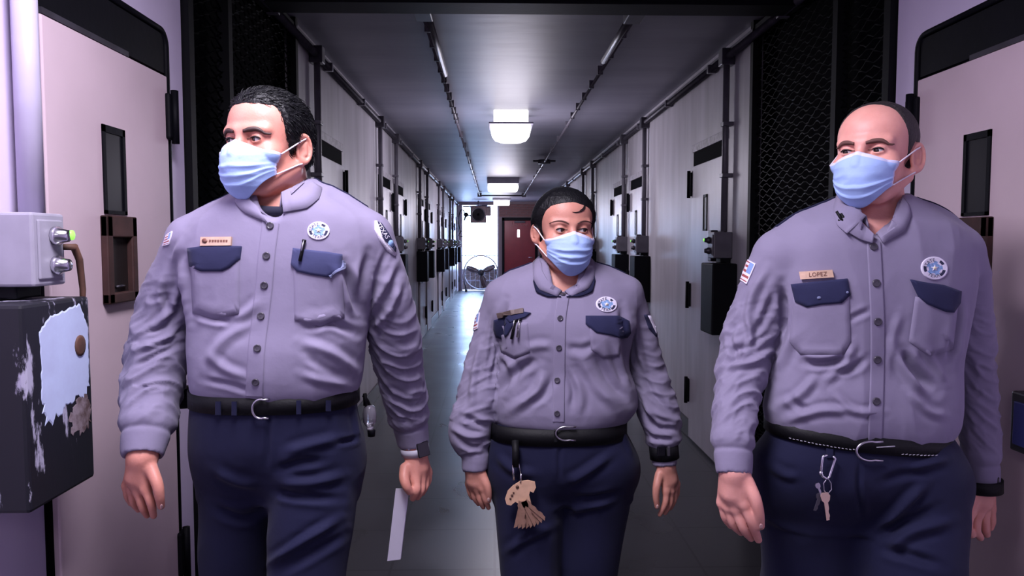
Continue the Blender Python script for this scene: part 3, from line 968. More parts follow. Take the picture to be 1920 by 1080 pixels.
def quadpatch(name, hit, cs, nu, nv, m, parent, org, thick=.002, matfn=None):
    """four-cornered piece lying on a garment: corners tl, tr, br, bl in frame pixels"""
    tl, tr, br, bl = [np.array(c, float) for c in cs]
    G = []
    for j in range(nv + 1):
        for i in range(nu + 1):
            u, v = i / nu, j / nv
            p = (tl * (1 - u) + tr * u) * (1 - v) + (bl * (1 - u) + br * u) * v
            h = hit.at(p[0], p[1])
            G.append(h)
    ok = [g for g in G if g is not None]
    if not ok: print('quadpatch misses', name); return None
    med = np.median([np.linalg.norm(g[0] - C0) for g in ok])
    V = []
    for g in G:
        if g is None: g = ok[0]
        V.append(g[0] + g[1] * thick - org)
    for g in G:
        if g is None: g = ok[0]
        V.append(g[0] - g[1] * .003 - org)
    q = MB(); W = nu + 1; off = len(G)
    for j in range(nv):
        for i in range(nu):
            a = j * W + i
            q.f.append([a, a + W, a + W + 1, a + 1]); q.mi.append(matfn((i + .5) / nu, (j + .5) / nv) if matfn else 0); q.sm.append(False)
    edge = [i for i in range(W)] + [j * W + nu for j in range(1, nv + 1)] + [nv * W + i for i in range(nu - 1, -1, -1)] + [j * W for j in range(nv - 1, 0, -1)]
    for a, b in zip(edge, edge[1:] + edge[:1]):
        q.f.append([a, b, b + off, a + off]); q.mi.append(0); q.sm.append(False)
    q.v = [tuple(v) for v in V]
    return q.build(name, m, parent)


def textpatch(name, hit, text, cpx, size, m, parent, org, off=.0035, rot=0.0, arc=None, sx=1.0):
    """raised lettering laid on a garment, centred at a pixel; arc = (centre px, rx, ry, start deg, end deg)"""
    cu = bpy.data.curves.new('tmp', 'FONT'); cu.body = text if arc is None else 'X'; cu.size = size; cu.align_x = 'CENTER'; cu.align_y = 'CENTER'; cu.resolution_u = 2
    V = []; F = []

    def grab(body):
        cu.body = body
        o = bpy.data.objects.new('tmp', cu); COL.objects.link(o)
        dg = bpy.context.evaluated_depsgraph_get()
        e = o.evaluated_get(dg); me = e.to_mesh()
        v = [tuple(x.co) for x in me.vertices]; f = [list(p.vertices) for p in me.polygons]
        e.to_mesh_clear(); bpy.data.objects.remove(o)
        return v, f

    def put(v, f, c, r):
        b = len(V); cs, sn = math.cos(r), math.sin(r)
        for x, y, _ in v:
            x *= sx; px = c[0] + x * cs + y * sn; py = c[1] + x * sn - y * cs
            h = hit.at(px, py)
            if h is None: h = hit.at(*cpx)
            V.append(h[0] + h[1] * off - org)
        for q in f: F.append([i + b for i in q])
    if arc is None:
        v, f = grab(text); put(v, f, cpx, rot)
    else:
        rx, ry, a0, a1 = arc
        for i, ch in enumerate(text):
            if ch == ' ': continue
            a = math.radians(a0 + (a1 - a0) * (i / max(1, len(text) - 1)))
            v, f = grab(ch)
            up = math.pi / 2 + a if a1 > a0 else a - math.pi / 2
            put(v, f, (cpx[0] + rx * math.cos(a), cpx[1] + ry * math.sin(a)), up)
    bpy.data.curves.remove(cu)
    q = MB(); q.v = [tuple(v) for v in V]; q.f = F; q.mi = [0] * len(F); q.sm = [False] * len(F)
    return q.build(name, m, parent)

# ------------------------------------------------------------------ cloth, skin, hair materials
def cloth_mat(name, c, rough=.85, weave=900, sheen=.25, noise=.06):
    m = bpy.data.materials.new(name); m.use_nodes = True
    N = m.node_tree.nodes; L = m.node_tree.links; b = N['Principled BSDF']
    tc = N.new('ShaderNodeTexCoord')
    n = N.new('ShaderNodeTexNoise'); n.inputs['Scale'].default_value = 7; n.inputs['Detail'].default_value = 4; L.new(tc.outputs['Object'], n.inputs['Vector'])
    r = N.new('ShaderNodeValToRGB'); L.new(n.outputs['Fac'], r.inputs[0])
    r.color_ramp.elements[0].color = tuple(x * (1 - noise) for x in c) + (1,); r.color_ramp.elements[1].color = tuple(x * (1 + noise) for x in c) + (1,)
    L.new(r.outputs[0], b.inputs['Base Color'])
    b.inputs['Roughness'].default_value = rough; b.inputs['Sheen Weight'].default_value = sheen; b.inputs['Specular IOR Level'].default_value = .25
    w = N.new('ShaderNodeTexNoise'); w.inputs['Scale'].default_value = 55; w.inputs['Detail'].default_value = 6; L.new(tc.outputs['Object'], w.inputs['Vector'])
    bp = N.new('ShaderNodeBump'); bp.inputs['Strength'].default_value = .16; bp.inputs['Distance'].default_value = .004
    L.new(w.outputs['Fac'], bp.inputs['Height']); L.new(bp.outputs[0], b.inputs['Normal'])
    return m


def skin_mat(name, c, c2):
    return mat(name, c, .46, nscale=26, color2=c2, bump=.12, bscale=240, spec=.4, sss=.12)


M_shirt = cloth_mat('grey_uniform_cloth', (.225, .200, .292), sheen=.06)
M_navy = cloth_mat('navy_uniform_cloth', (.0078, .0088, .034), noise=.12, sheen=.04)
M_flap = cloth_mat('navy_flap_cloth', (.020, .022, .066), noise=.12, sheen=.05)
M_flapfaded = cloth_mat('faded_navy_flap_cloth', (.050, .055, .135), noise=.2, sheen=.08)
M_flapedge = cloth_mat('pale_worn_edge', (.17, .19, .32))
M_under = cloth_mat('navy_undershirt_cloth', (.012, .012, .03))
M_leather = mat('black_leather', (.003, .003, .0045), .6, spec=.25, noise=.2, bump=.2, bscale=140)
M_steel = mat('dull_steel', (.55, .53, .57), .28, metal=1.0)
M_button = mat('dark_button', (.05, .045, .06), .25)
M_brass = mat('brass_plate', (.62, .42, .30), .35, metal=.25, noise=.08, nscale=60)
M_brassdark = mat('aged_plate', (.12, .085, .075), .4, metal=.2, noise=.15, nscale=60)
M_plateink = mat('plate_lettering', (.16, .06, .04), .5)
M_thread_w = mat('white_thread', (.72, .68, .80), .8, bump=.3, bscale=300)
M_thread_b = mat('sky_blue_thread', (.22, .36, .62), .8, noise=.25, nscale=200, bump=.3, bscale=300)
M_thread_n = mat('navy_thread', (.018, .02, .06), .8)
M_thread_y = mat('pale_gold_thread', (.75, .70, .48), .7)
M_flagred = mat('flag_red_thread', (.32, .07, .07), .8)
M_flagblue = mat('flag_blue_thread', (.20, .30, .58), .8)
M_mask = mat('blue_mask_cloth', (.36, .50, .84), .75, noise=.03, nscale=30, bump=.12, bscale=180, sss=.0)
M_masktop = mat('pale_mask_edge', (.66, .66, .88), .75, bump=.12, bscale=180)
M_elastic = mat('white_elastic', (.80, .74, .82), .7)
M_hair = mat('black_hair', (.004, .004, .0055), .46, spec=.3, bump=.5, bscale=120, stretch=(3, .6, 1.5))
M_hairshort = mat('cropped_dark_hair', (.020, .015, .016), .6, noise=.4, nscale=220, bump=.5, bscale=400)
M_brow = mat('dark_eyebrow_hair', (.045, .020, .018), .6)
M_sclera = mat('eye_white', (.55, .50, .52), .2)
M_iris = mat('dark_brown_iris', (.02, .010, .008), .15)
M_lash = mat('eyelash_black', (.008, .005, .006), .5)
M_shoe = mat('black_boot_leather', (.008, .008, .01), .25, bump=.1, bscale=50)
M_rubber = mat('black_rubber', (.01, .01, .012), .6)
M_paper = mat('white_paper', (.82, .80, .90), .7, noise=.02)
M_nail = mat('fingernail', (.72, .44, .40), .3)
M_glassdark = mat('dark_watch_glass', (.004, .004, .006), .08, coat=.5)
M_strapgrey = mat('pale_watch_band', (.45, .43, .50), .55)

def head_prims(o=None):
    o = o or {}
    fw_ = o.get('jaw', 1.0)
    H = [('e', (0, .012, .035), (.074, .094, .082), 0, '+'),
         ('e', (0, -.035, .036), (.061, .056, .062), .03, '+'),
         ('e', (0, -.040, -.030), (.058 * fw_, .050, .066), .03, '+'),
         ('e', (0, -.035, -.075), (.053 * fw_, .050, .042), .025, '+'),
         ('e', (0, -.078, -.103), (.023 * fw_, .016, .016), .02, '+')]
    for s in (1, -1):
        H += [('c', (s * .056 * fw_, .0, -.055), (s * .030, -.060, -.100), .018, .016, .02, '+'),
              ('e', (s * .043 * fw_, -.066, -.030), (.022, .022, .018), .02, '+'),
              ('c', (s * .010, -.089, .0185), (s * .046, -.074, .0195), .0105 * o.get('ridge', 1), .0095 * o.get('ridge', 1), .012, '+'),
              ('e', (s * .031, -.099, .001), (.0195, .0185, .0125), .012, '-')]
    H += [('c', (0, -.090, .010), (0, -.115, -.036), .0075, .0125, .012, '+')]
    for s in (1, -1):
        H += [('e', (s * .012, -.106, -.040), (.009, .011, .008), .008, '+'),
              ('lid', s, o.get('open', .0046), .0035, '+'),
              ('ear', s, o.get('ear', 1.0), .006, '+')]
    H += [('e', (0, -.094, -.069), (.024, .010, .007), .008, '+'), ('e', (0, -.092, -.079), (.022, .010, .008), .006, '+')]
    return H


def rotz(a):
    c, s = math.cos(a), math.sin(a); return np.array([[c, -s, 0], [s, c, 0], [0, 0, 1.0]])


def rotx(a):
    c, s = math.cos(a), math.sin(a); return np.array([[1, 0, 0], [0, c, -s], [0, s, c]])


def roty(a):
    c, s = math.cos(a), math.sin(a); return np.array([[c, 0, s], [0, 1, 0], [-s, 0, c]])


def head_eval(H, x, y, z):
    d = None
    for h in H:
        if h[0] == 'e':
            e = d_ell(x, y, z, h[1], h[2]); k, md = h[3], h[4]
        elif h[0] == 'c':
            e = d_cone(x, y, z, h[1], h[2], h[3], h[4]); k, md = h[5], h[6]
        elif h[0] == 'lid':
            s, op = h[1], h[2]; k, md = h[3], h[4]
            e = np.sqrt((x - s * .031) ** 2 + (y + .0785) ** 2 + z ** 2) - .0142
            o = d_ell(x, y, z, (s * .031, -.0945, -.0008), (.0135, .012, op))
            e = smax(e, -o, .0008)
            cut = d_ell(x, y, z, (s * .031, -.0945, -.0008), (.0130, .010, op))
            d = smax(d, -cut, .002)
        elif h[0] == 'ear':
            s, sc = h[1], h[2]; k, md = h[3], h[4]
            R = rotz(-s * math.radians(28))
            c = np.array([s * .078, .014, -.012])
            q = [x - c[0], y - c[1], z - c[2]]
            qx = R[0, 0] * q[0] + R[1, 0] * q[1]; qy = R[0, 1] * q[0] + R[1, 1] * q[1]; qz = q[2] / sc
            # helix ring, plate, lobe
            el = np.sqrt((qy / .0165) ** 2 + (qz / .029) ** 2 + 1e-9)
            ring = np.sqrt(((el - 1) * .021) ** 2 + (qx - s * .002) ** 2) - .0042
            plate = d_ell(qx, qy, qz, (-s * .003, 0, 0), (.0055, .0155, .028))
            anti = d_cone(qx, qy, qz, (s * .001, .004, .012), (s * .001, .004, -.012), .0035, .004)
            lobe = d_ell(qx, qy, qz, (0, -.006, -.028), (.005, .009, .010))
            e = smin(smin(smin(ring, plate, .004), lobe, .004), anti, .003)
            e = smax(e, -d_ell(qx, qy, qz, (s * .0075, -.0045, -.006), (.0075, .0065, .011)), .003)
        d = e if d is None else (smin(d, e, k) if md == '+' else smax(d, -e, k))
    return d


class Head:
    def __init__(s, c, yaw, pitch=0, roll=0, scale=1.0, opts=None):
        s.c = np.array(c, float); s.R = rotz(yaw) @ rotx(pitch) @ roty(roll); s.s = scale; s.H = head_prims(opts); s.v = np.array([(opts or {}).get('wide', 1.0), 1, (opts or {}).get('tall', 1.0)]) * scale

    def w(s, p): return s.c + (np.asarray(p, float) * s.v) @ s.R.T

    def l(s, p): return ((np.asarray(p, float) - s.c) @ s.R) / s.v

    def sdf_l(s, p): return head_eval(s.H, p[:, 0], p[:, 1], p[:, 2])

    def fn(s, X, Y, Z):
        x, y, z = (X - s.c[0]) / s.s, (Y - s.c[1]) / s.s, (Z - s.c[2]) / s.s
        R = s.R; k = s.s / s.v[0]; kz = s.s / s.v[2]
        return head_eval(s.H, (R[0, 0] * x + R[1, 0] * y + R[2, 0] * z) * k, R[0, 1] * x + R[1, 1] * y + R[2, 1] * z, (R[0, 2] * x + R[1, 2] * y + R[2, 2] * z) * kz) * s.s

    def grad(s, p, e=.0008):
        g = np.stack([s.sdf_l(p + np.eye(3)[i] * e) - s.sdf_l(p - np.eye(3)[i] * e) for i in range(3)], 1)
        return g / (np.linalg.norm(g, axis=1, keepdims=True) + 1e-9)

    def snap(s, p, off=0.0, it=5):
        p = np.array(p, float)
        for _ in range(it):
            d = s.sdf_l(p); p = p + s.grad(p) * (off - d)[:, None] * .9
        return p


def ribbon(head, pts, widths, thick, lift):
    """flat strip lying on the face: brows, lashes"""
    t = np.arange(len(pts)); q = np.linspace(0, len(pts) - 1, 18)
    pts = np.array(pts, float)
    pp = np.stack([crom(t, pts[:, i], q) for i in range(3)], 1); ww = np.interp(q, t, widths)
    pp = head.snap(pp, lift)
    n = head.grad(pp); tg = np.gradient(pp, axis=0); tg /= np.linalg.norm(tg, axis=1, keepdims=True); up = np.cross(tg, n)
    V = np.concatenate([pp + up * ww[:, None], pp + n * thick, pp - up * ww[:, None], pp - n * .002])
    m = len(q); F = []
    for i in range(m - 1):
        for k in range(4):
            l = (k + 1) % 4; F.append((k * m + i, l * m + i, l * m + i + 1, k * m + i + 1))
    return V, F


def make_head_parts(P_, hd, root, org, hair, gaze=(0, 0), mask=None, brow=None):
    """eyes, brows, hair, mask as children of the body"""
    for s in (1, -1):
        c = np.array([s * .031, -.0785, 0.0])
        q = MB(); V = []; F = []; mi = []
        n, m = 20, 14
        g = np.array([gaze[0], -1.0, gaze[1]]); g /= np.linalg.norm(g)
        a = np.cross(g, [0, 0, 1.0]); a /= np.linalg.norm(a); b = np.cross(a, g)
        for i in range(m + 1):
            th = math.pi * i / m * .75
            for k in range(n):
                w = 2 * math.pi * k / n
                V.append(hd.w(c + .0126 * (g * math.cos(th) + (a * math.cos(w) + b * math.sin(w)) * math.sin(th))) - org)
        for i in range(m):
            for k in range(n):
                F.append((i * n + k, i * n + (k + 1) % n, (i + 1) * n + (k + 1) % n, (i + 1) * n + k)); mi.append(1 if i < 3 else 0)
        q.v = [tuple(v) for v in V]; q.f = F; q.mi = mi; q.sm = [True] * len(F)
        q.build('eye', [M_sclera, M_iris], root)
        bw = brow or [(.011, -.10, .0155, .0034), (.024, -.095, .0190, .0056), (.038, -.088, .0195, .0050), (.053, -.07, .0135, .0018)]
        V, F = ribbon(hd, [(s * p[0], p[1], p[2]) for p in bw], [p[3] for p in bw], .0022, .0006)
        MB().add([v - org for v in hd.w(V)], F, 0, True).build('eyebrow', hair.get('brow', M_brow), root)
        V, F = ribbon(hd, [(s * (.031 - .0135), -.094, .0005), (s * .024, -.096, .0042), (s * .031, -.096, .0052), (s * .039, -.094, .0042), (s * .0455, -.088, .0)], [.0008, .0015, .0019, .0021, .0012], .0016, .0004)
        MB().add([v - org for v in hd.w(V)], F, 0, True).build('eyelashes', M_lash, root)
    # ---- hair
    h = .0021
    fld = Field.box(hd.c - .15, hd.c + .15, h)
    az = [math.radians(a) for a in hair['az']]; hl = hair['line']; th = hair['thick']; tha = [math.radians(a) for a in hair['thick_az']]
    X, Y, Z = fld.ax[0].reshape(-1, 1, 1), fld.ax[1].reshape(1, -1, 1), fld.ax[2].reshape(1, 1, -1)
    x, y, z = (X - hd.c[0]) / hd.s, (Y - hd.c[1]) / hd.s, (Z - hd.c[2]) / hd.s; R = hd.R
    lx, ly, lz = (R[0, 0] * x + R[1, 0] * y + R[2, 0] * z) * (hd.s / hd.v[0]), R[0, 1] * x + R[1, 1] * y + R[2, 1] * z, (R[0, 2] * x + R[1, 2] * y + R[2, 2] * z) * (hd.s / hd.v[2])
    base = smin(d_ell(lx, ly, lz, (0, .012, .035), (.074, .094, .082)), d_ell(lx, ly, lz, (0, -.035, .036), (.061, .056, .062)), .03)
    base = smin(base, d_ell(lx, ly, lz, (0, .03, -.03), (.062, .062, .055)), .03)
    phi = np.arctan2(np.abs(lx), -(ly + hair.get('cy', 0.0)))
    t = np.interp(phi, tha, th); up = np.clip((lz - .02) / .08, 0, 1)
    t = t * (1 - up) + hair['top'] * up
    line = np.interp(phi, az, hl)
    if hair.get('part'): line = line + hair['part'](lx, ly, lz)
    edge = line - lz
    t = t * np.clip((lz - line) / hair.get('taper', .03), .12, 1)
    d = smax(base - t, edge * .8, .004)
    fld.D[:] = d * hd.s
    for e in hair.get('extra', []):
        c = hd.w(np.array([e[0]]))[0]; fld.ell(c, [r * hd.s for r in e[1]], .012, R)
    V, Q = fld.mesh(); V = relax(V, Q, 1)
    Nn = normals(V, Q); L_ = hd.l(V)
    st = ridge(L_ * np.array(hair.get('strand', (150, 35, 70))), 3) + .6 * ridge(L_ * np.array(hair.get('strand', (150, 35, 70))) * 1.7 + 5, 9)
    V = V + Nn * ((st - .5) * hair.get('amp', .0016))[:, None]
    hm = qmesh('hair', V, Q, hair['mat'], root, org)
    if hair.get('strands'):
        r2 = np.random.default_rng(4); idx = r2.choice(len(V), hair['strands'], replace=False); N2 = normals(V, Q) @ hd.R
        Ls = hd.l(V); q = MB()
        for i in idx:
            p, n = Ls[i], N2[i]
            if p[2] < hair.get('strand_min', -.03): continue
            c = np.array(hair['comb'](p)) + r2.normal(0, .22, 3); c -= n * (c @ n); c /= np.linalg.norm(c) + 1e-9
            ln = hair['strand_len'] * r2.uniform(.6, 1.2)
            pts = [p - n * .001, p + c * ln * .35 + n * ln * .10, p + c * ln * .7 + n * ln * .14, p + c * ln + n * ln * .10]
            q.tube([v - org for v in hd.w(np.array(pts))], [.0010, .0011, .0008, .0002], 4, caps=False)
        q.build('hair_strands', hair['mat'], hm, kind='stuff')
    if hair.get('wisps'):
        q = MB()
        for pl, r in hair['wisps']:
            pp = np.array(pl, float); t_ = np.arange(len(pp)); qq = np.linspace(0, len(pp) - 1, 14)
            pp = np.stack([crom(t_, pp[:, i], qq) for i in range(3)], 1); pp = hd.snap(pp, r * .8)
            rr = r * np.sin(np.linspace(.25, math.pi - .05, len(pp))) + .0004
            q.tube([v - org for v in hd.w(pp)], list(rr), 7)
        q.build('hair_strand', hair['mat'], root)
    # ---- mask
    mk = mask or {}
    nu, nv = 56, 44
    T = np.linspace(-1, 1, nu); Vv = np.linspace(0, 1, nv)
    G = np.zeros((nv, nu, 3)); tmax = math.radians(mk.get('wrap', 76))
    for j, v in enumerate(Vv):
        for i, u in enumerate(T):
            t = u * tmax; a = abs(math.sin(t))
            zt = mk.get('ztop', -.004) - .026 * a ** 1.3; zb = mk.get('zbot', -.128) + .058 * a ** 2.2
            z = zt + (zb - zt) * v
            yf = np.interp(z, [-.135, -.118, -.100, -.078, -.055, -.036, -.015, 0, .01], [-.082, -.102, -.118, -.127, -.131, -.129, -.117, -.108, -.103])
            wd_ = np.interp(z, [-.13, -.1, -.06, -.02, 0], [.052, .060, .066, .066, .064])
            G[j, i] = (wd_ * math.sin(t) * (1 + .0 * v), -.030 + (yf + .030) * math.cos(t) ** .85, z)
            pl = 0.0
            for pz, am in mk.get('pleats', ((.42, .0030), (.58, .0036), (.74, .0028))):
                dlt = (v - pz)
                pl += am * 1.5 * (1 / (1 + math.exp(-dlt * 170))) * math.exp(-max(dlt, 0) * 9)
            G[j, i, 1] -= pl * math.cos(t) ** .3 if math.cos(t) > 0 else 0
            G[j, i, 2] -= pl * .4
    GF = G.reshape(-1, 3)
    # soft dents where the pleats buckle
    dn = ridge(GF * np.array([28, 20, 60.]) + mk.get('seed', 0), 5); GF = GF + np.array([0, -1, 0]) * ((dn - .4) * mk.get('crumple', .0045) * np.clip(1 - np.abs(GF[:, 2] + .065) / .06, 0, 1))[:, None]
    for _ in range(4):
        d = hd.sdf_l(GF); push = np.clip(.0035 - d, 0, .03); GF = GF + hd.grad(GF) * push[:, None]
    inner = GF + hd.grad(GF) * -.0014
    V = np.concatenate([GF, inner]); F = []; MI = []
    o2 = len(GF)
    for j in range(nv - 1):
        for i in range(nu - 1):
            a = j * nu + i; F.append((a, a + 1, a + nu + 1, a + nu)); F.append((o2 + a, o2 + a + nu, o2 + a + nu + 1, o2 + a + 1))
            MI += [1 if j < 3 or i < 1 or i > nu - 3 else 0] * 2
    edge = list(range(nu)) + [j * nu + nu - 1 for j in range(1, nv)] + [(nv - 1) * nu + i for i in range(nu - 2, -1, -1)] + [j * nu for j in range(nv - 2, 0, -1)]
    for a, b in zip(edge, edge[1:] + edge[:1]): F.append((a, b, b + o2, a + o2)); MI.append(1)
    q = MB(); q.v = [tuple(v - org) for v in hd.w(V)]; q.f = F; q.mi = MI; q.sm = [True] * len(F)
    fm = q.build('face_mask', [M_mask, M_masktop], root)
    for s in (1, -1):
        i = nu - 1 if s > 0 else 0
        tp, bt = GF[i + nu], GF[(nv - 2) * nu + i]
        ear = np.array([s * .083, .024, .016]); low = np.array([s * .082, .026, -.036])
        for a, b in ((tp, ear), (bt, low)):
            pp = np.array([a + (b - a) * f for f in np.linspace(0, 1, 9)])
            d = hd.sdf_l(pp); pp = pp + hd.grad(pp) * np.clip(.0022 - d, 0, .05)[:, None]
            if a is tp: mid = pp[-1]
            MB().tube([v - org for v in hd.w(pp)], .0017, 7).build('ear_loop', M_elastic, fm)
        pp = np.array([ear, (ear + low) / 2 + np.array([s * .0, .012, 0]), low])
        MB().tube([v - org for v in hd.w(pp)], .0017, 7).build('ear_loop', M_elastic, fm)


def px_chain(pts, D):
    """(px, py, r_px, dy) -> world points and radii"""
    return [P(p[0], p[1], D + p[3]) for p in pts], [p[2] * (D + p[3]) / FPX for p in pts]


def person(cfg):
    D = cfg['D']
    org = np.array([P(cfg['foot'], 900, D)[0], D, 0.0])
    hd = Head(P(*cfg['head_px'], D + cfg.get('head_dy', 0)), math.radians(cfg['yaw']), math.radians(cfg.get('pitch', 0)), math.radians(cfg.get('roll', 0)), cfg.get('hscale', 1.0), cfg.get('head'))

    def rows_w(rows):
        out = []
        for py, xl, xr, f, b in rows:
            A, B = P(xl, py, D), P(xr, py, D)
            out.append(((A[2] + B[2]) / 2, A[0], B[0], D - f, D + b))
        return out
    torso = Loft(rows_w(cfg['torso']), cfg.get('n', 2.35))
    hips = Loft(rows_w(cfg['hips']), 2.35)
    arms = [px_chain(a, D) for a in cfg['arms']]
    legs = [px_chain(a, D) for a in cfg['legs']]
    # finish the legs down to the floor
    feet = []
    for (pts, rs), (fx, fy) in zip(legs, cfg['feet']):
        kn = pts[-1]; an = np.array([org[0] + fx, D + fy, .11])
        pts.append(kn * .55 + an * .45); rs.append(rs[-1] * .88)
        pts.append(an); rs.append(.070)
        feet.append(an)
    # ------------ body: one continuous surface
    zt = hd.c[2] + .16
    hz = [P(f[0][0], f[0][1], D + f[0][2])[2] for f in cfg['hands'][0]['fingers']] + [P(f[0][0], f[0][1], D + f[0][2])[2] for f in cfg['hands'][1]['fingers']]
    z0, z1 = min(hz) - .11, max(hz) + .09
    zs = np.unique(np.round(np.concatenate([np.arange(0, z0, .009), np.arange(z0, z1, .0026), np.arange(z1, hd.c[2] - .16, .008), np.arange(hd.c[2] - .16, zt, .0026)]), 5))
    lo = np.minimum(torso.lo, hips.lo).copy(); hi = np.maximum(torso.hi, hips.hi).copy()
    for pts, rs in arms + legs:
        lo = np.minimum(lo, np.min(pts, 0) - .10); hi = np.maximum(hi, np.max(pts, 0) + .10)
    lo[1] = min(lo[1], D - .34); hi[1] = max(hi[1], D + .34)
    B = Field(np.arange(lo[0], hi[0], .0028), np.arange(lo[1], hi[1], .0028), zs)
    th = Loft([(a, b + .03, c - .03, d + .035, e - .035) for a, b, c, d, e in rows_w(cfg['torso'])], 2.2)
    B.op(th, th.lo, th.hi)
    hp = Loft([(a, b + .03, c - .03, d + .035, e - .035) for a, b, c, d, e in rows_w(cfg['hips'])], 2.2)
    B.op(hp, hp.lo, hp.hi, .03)
    for pts, rs in legs: B.chain(pts, [r * .72 for r in rs], .02)
    for an in feet:
        B.ell(an + np.array([0, -.06, -.05]), (.042, .115, .045), .03)
    B.op(hd.fn, hd.c - .15, hd.c + .15, 0.0)
    nk = cfg['neck']      # (px, py, r_px) at the base
    nb = P(nk[0], nk[1], D + .02); nt = hd.w(np.array([[0, .022, -.055]]))[0]
    B.cone(nb, nt, nk[2] * D / FPX * 1.04, nk[2] * D / FPX * .96, .022)
    B.cone(hd.w(np.array([[0, -.02, -.09]]))[0], nb + np.array([0, -.015, 0]), .03, .045, .03)
    for (pts, rs), hc in zip(arms, cfg['hands']):
        wr = P(*hc['wrist'][:2], D + hc['wrist'][2]); wrr = hc['wrist'][3] * (D + hc['wrist'][2]) / FPX
        B.chain(pts[:-1] + [wr], [r * .62 for r in rs[:-1]] + [wrr], .02)
        kn = []
        for f in hc['fingers']:
            q = [P(a[0], a[1], D + a[2]) for a in f]; sc = (D + f[0][2]) / FPX
            r0 = f[0][3] * sc
            B.chain(q, [a[3] * sc * .86 for a in f], .0028)
            kn.append((q[0], r0))
        for i, (kp, r0) in enumerate(kn):
            st = wr + (kp - kn[1][0]) * .55
            B.cone(st, kp, r0 * 1.3, r0 * 1.02, .008)
        pc = wr * .42 + (kn[1][0] * .5 + kn[2][0] * .5) * .58
        B.cone(wr, pc, wrr, wrr * .92, .012)
        q = [P(a[0], a[1], D + a[2]) for a in hc['thumb']]; sc = (D + hc['thumb'][0][2]) / FPX
        B.chain(q, [a[3] * sc for a in hc['thumb']], .009)
    V, Q = B.mesh(); V = relax(V, Q, 1, .4)
    root = qmesh('person', V, Q, cfg['skin'], None, org)
    tag(root, cfg['label'], 'person')
    bodyhit = Hit(V, Q)
    make_head_parts(P, hd, root, org, cfg['hair'], cfg.get('gaze', (0, 0)), cfg.get('mask'), cfg.get('brow'))
    for hc in cfg['hands']:
        for nl in hc.get('nails', []):
            hx = bodyhit.at(nl[0], nl[1])
            if hx is not None and abs(hx[0][1] - D) < .4:
                r = nl[2]; patch('fingernail', bodyhit, [(nl[0] + r * .8 * math.cos(a), nl[1] + r * 1.2 * math.sin(a)) for a in np.linspace(0, 2 * math.pi, 10, endpoint=False)], M_nail, root, org, .0006, 2, 10)

    # ------------ shirt
    slo = torso.lo.copy(); shi = torso.hi.copy()
    for pts, rs in arms:
        slo = np.minimum(slo, np.min(pts, 0) - .09); shi = np.maximum(shi, np.max(pts, 0) + .09)
    S = Field.box(slo - .03, shi + .03, .0042)
    S.op(torso, torso.lo, torso.hi)
    for a in cfg.get('shoulders', []):
        p_, r_ = px_chain(a, D); S.chain(p_, r_, .035)
    for pts, rs in arms:
        S.chain(pts, rs, .016)
    for pts, rs in arms:   # cut the cuffs square and hollow them
        e, b = pts[-1], pts[-2]; ax = (e - b) / np.linalg.norm(e - b); r = rs[-1]
        S.cone(e + ax * (r * 1.02), e + ax * (r * 2.3), r * 1.4, r * 1.4, .004, None, 'sub')
        S.cone(e - ax * .010, e + ax * .05, r - .010, r - .010, .002, None, 'sub')
    v = cfg['vneck']       # open neck: from the neck middle to the foot of the V
    S.cone(P(v[0], v[1], D + v[2]), P(v[3], v[4], D + v[5]), v[6] * D / FPX, v[7] * D / FPX, .006, None, 'sub')
    V, Q = S.mesh(); V = relax(V, Q, 2)
    N = normals(V, Q)
    f = fold_field(V, N, [(a, b * .85, c * 1.55) for a, b, c in cfg['shirt_folds']])
    # sleeve wrinkles gather below the elbow; soft drape elsewhere
    w = np.zeros(len(V))
    for (pts, rs), (wa, skew) in zip(arms, cfg['sleeve_wrinkle']):
        pts = np.array(pts); best = np.full(len(V), 9.); sp = np.zeros(len(V)); L = 0; ang = np.zeros(len(V))
        for i in range(len(pts) - 1):
            a, b = pts[i], pts[i + 1]; ab = b - a; l = np.linalg.norm(ab)
            t = np.clip(((V - a) @ ab) / (l * l), 0, 1); d = np.linalg.norm(V - a - t[:, None] * ab, axis=1)
            m = d < best; best[m] = d[m]; sp[m] = (L + t * l)[m]
            ang[m] = np.arctan2(V[m, 1] - (a + t[:, None] * ab)[m, 1], V[m, 0] - (a + t[:, None] * ab)[m, 0]); L += l
        sel = best < np.interp(sp / L, np.linspace(0, 1, len(rs)), rs) * 1.25
        u = sp / L
        env = np.interp(u, [0, .16, .30, .45, .62, .80, .86, .90, 1], [0, .25, .75, 1, 1, .9, .5, .05, .0])
        q = np.stack([np.cos(ang) * 1.1, np.sin(ang) * 1.1, (sp + skew * .05 * np.cos(ang + .6)) * 31], 1)
        cuff = cfg.get('cuff', .055); w[sel] += (-.0030 * np.exp(-((sp - (L - cuff)) / .005) ** 2) + .0045 * np.exp(-((sp - (L - cuff - .022)) / .014) ** 2))[sel]
        r1 = ridge(q, 11) - .33 + .5 * (ridge(q * np.array([1.5, 1.5, 1.9]) + 7, 12) - .33)
        w[sel] += (r1 * env * wa * 1.12)[sel]
    dr = ridge(V * np.array([9, 9, 5.5]) + cfg.get('seed', 0), 21) - .33
    w += dr * .0060 + (ridge(V * np.array([22, 22, 13.]) + cfg.get('seed', 0), 22) - .33) * .0012
    V = V + N * (f + w)[:, None]
    V = relax(V, Q, 1, .25)
    shirt = qmesh('shirt', V, Q, M_shirt, root, org)
    sh = Hit(V, Q)

    # ------------ trousers, belt
    T = Field.box(np.array([min(hips.lo[0], min(p[0] for l in legs for p in l[0]) - .10) - .03, D - .36, .03]), np.array([max(hips.hi[0], max(p[0] for l in legs for p in l[0]) + .10) + .03, D + .36, hips.hi[2] + .03]), .0055)
    T.op(hips, hips.lo, hips.hi)
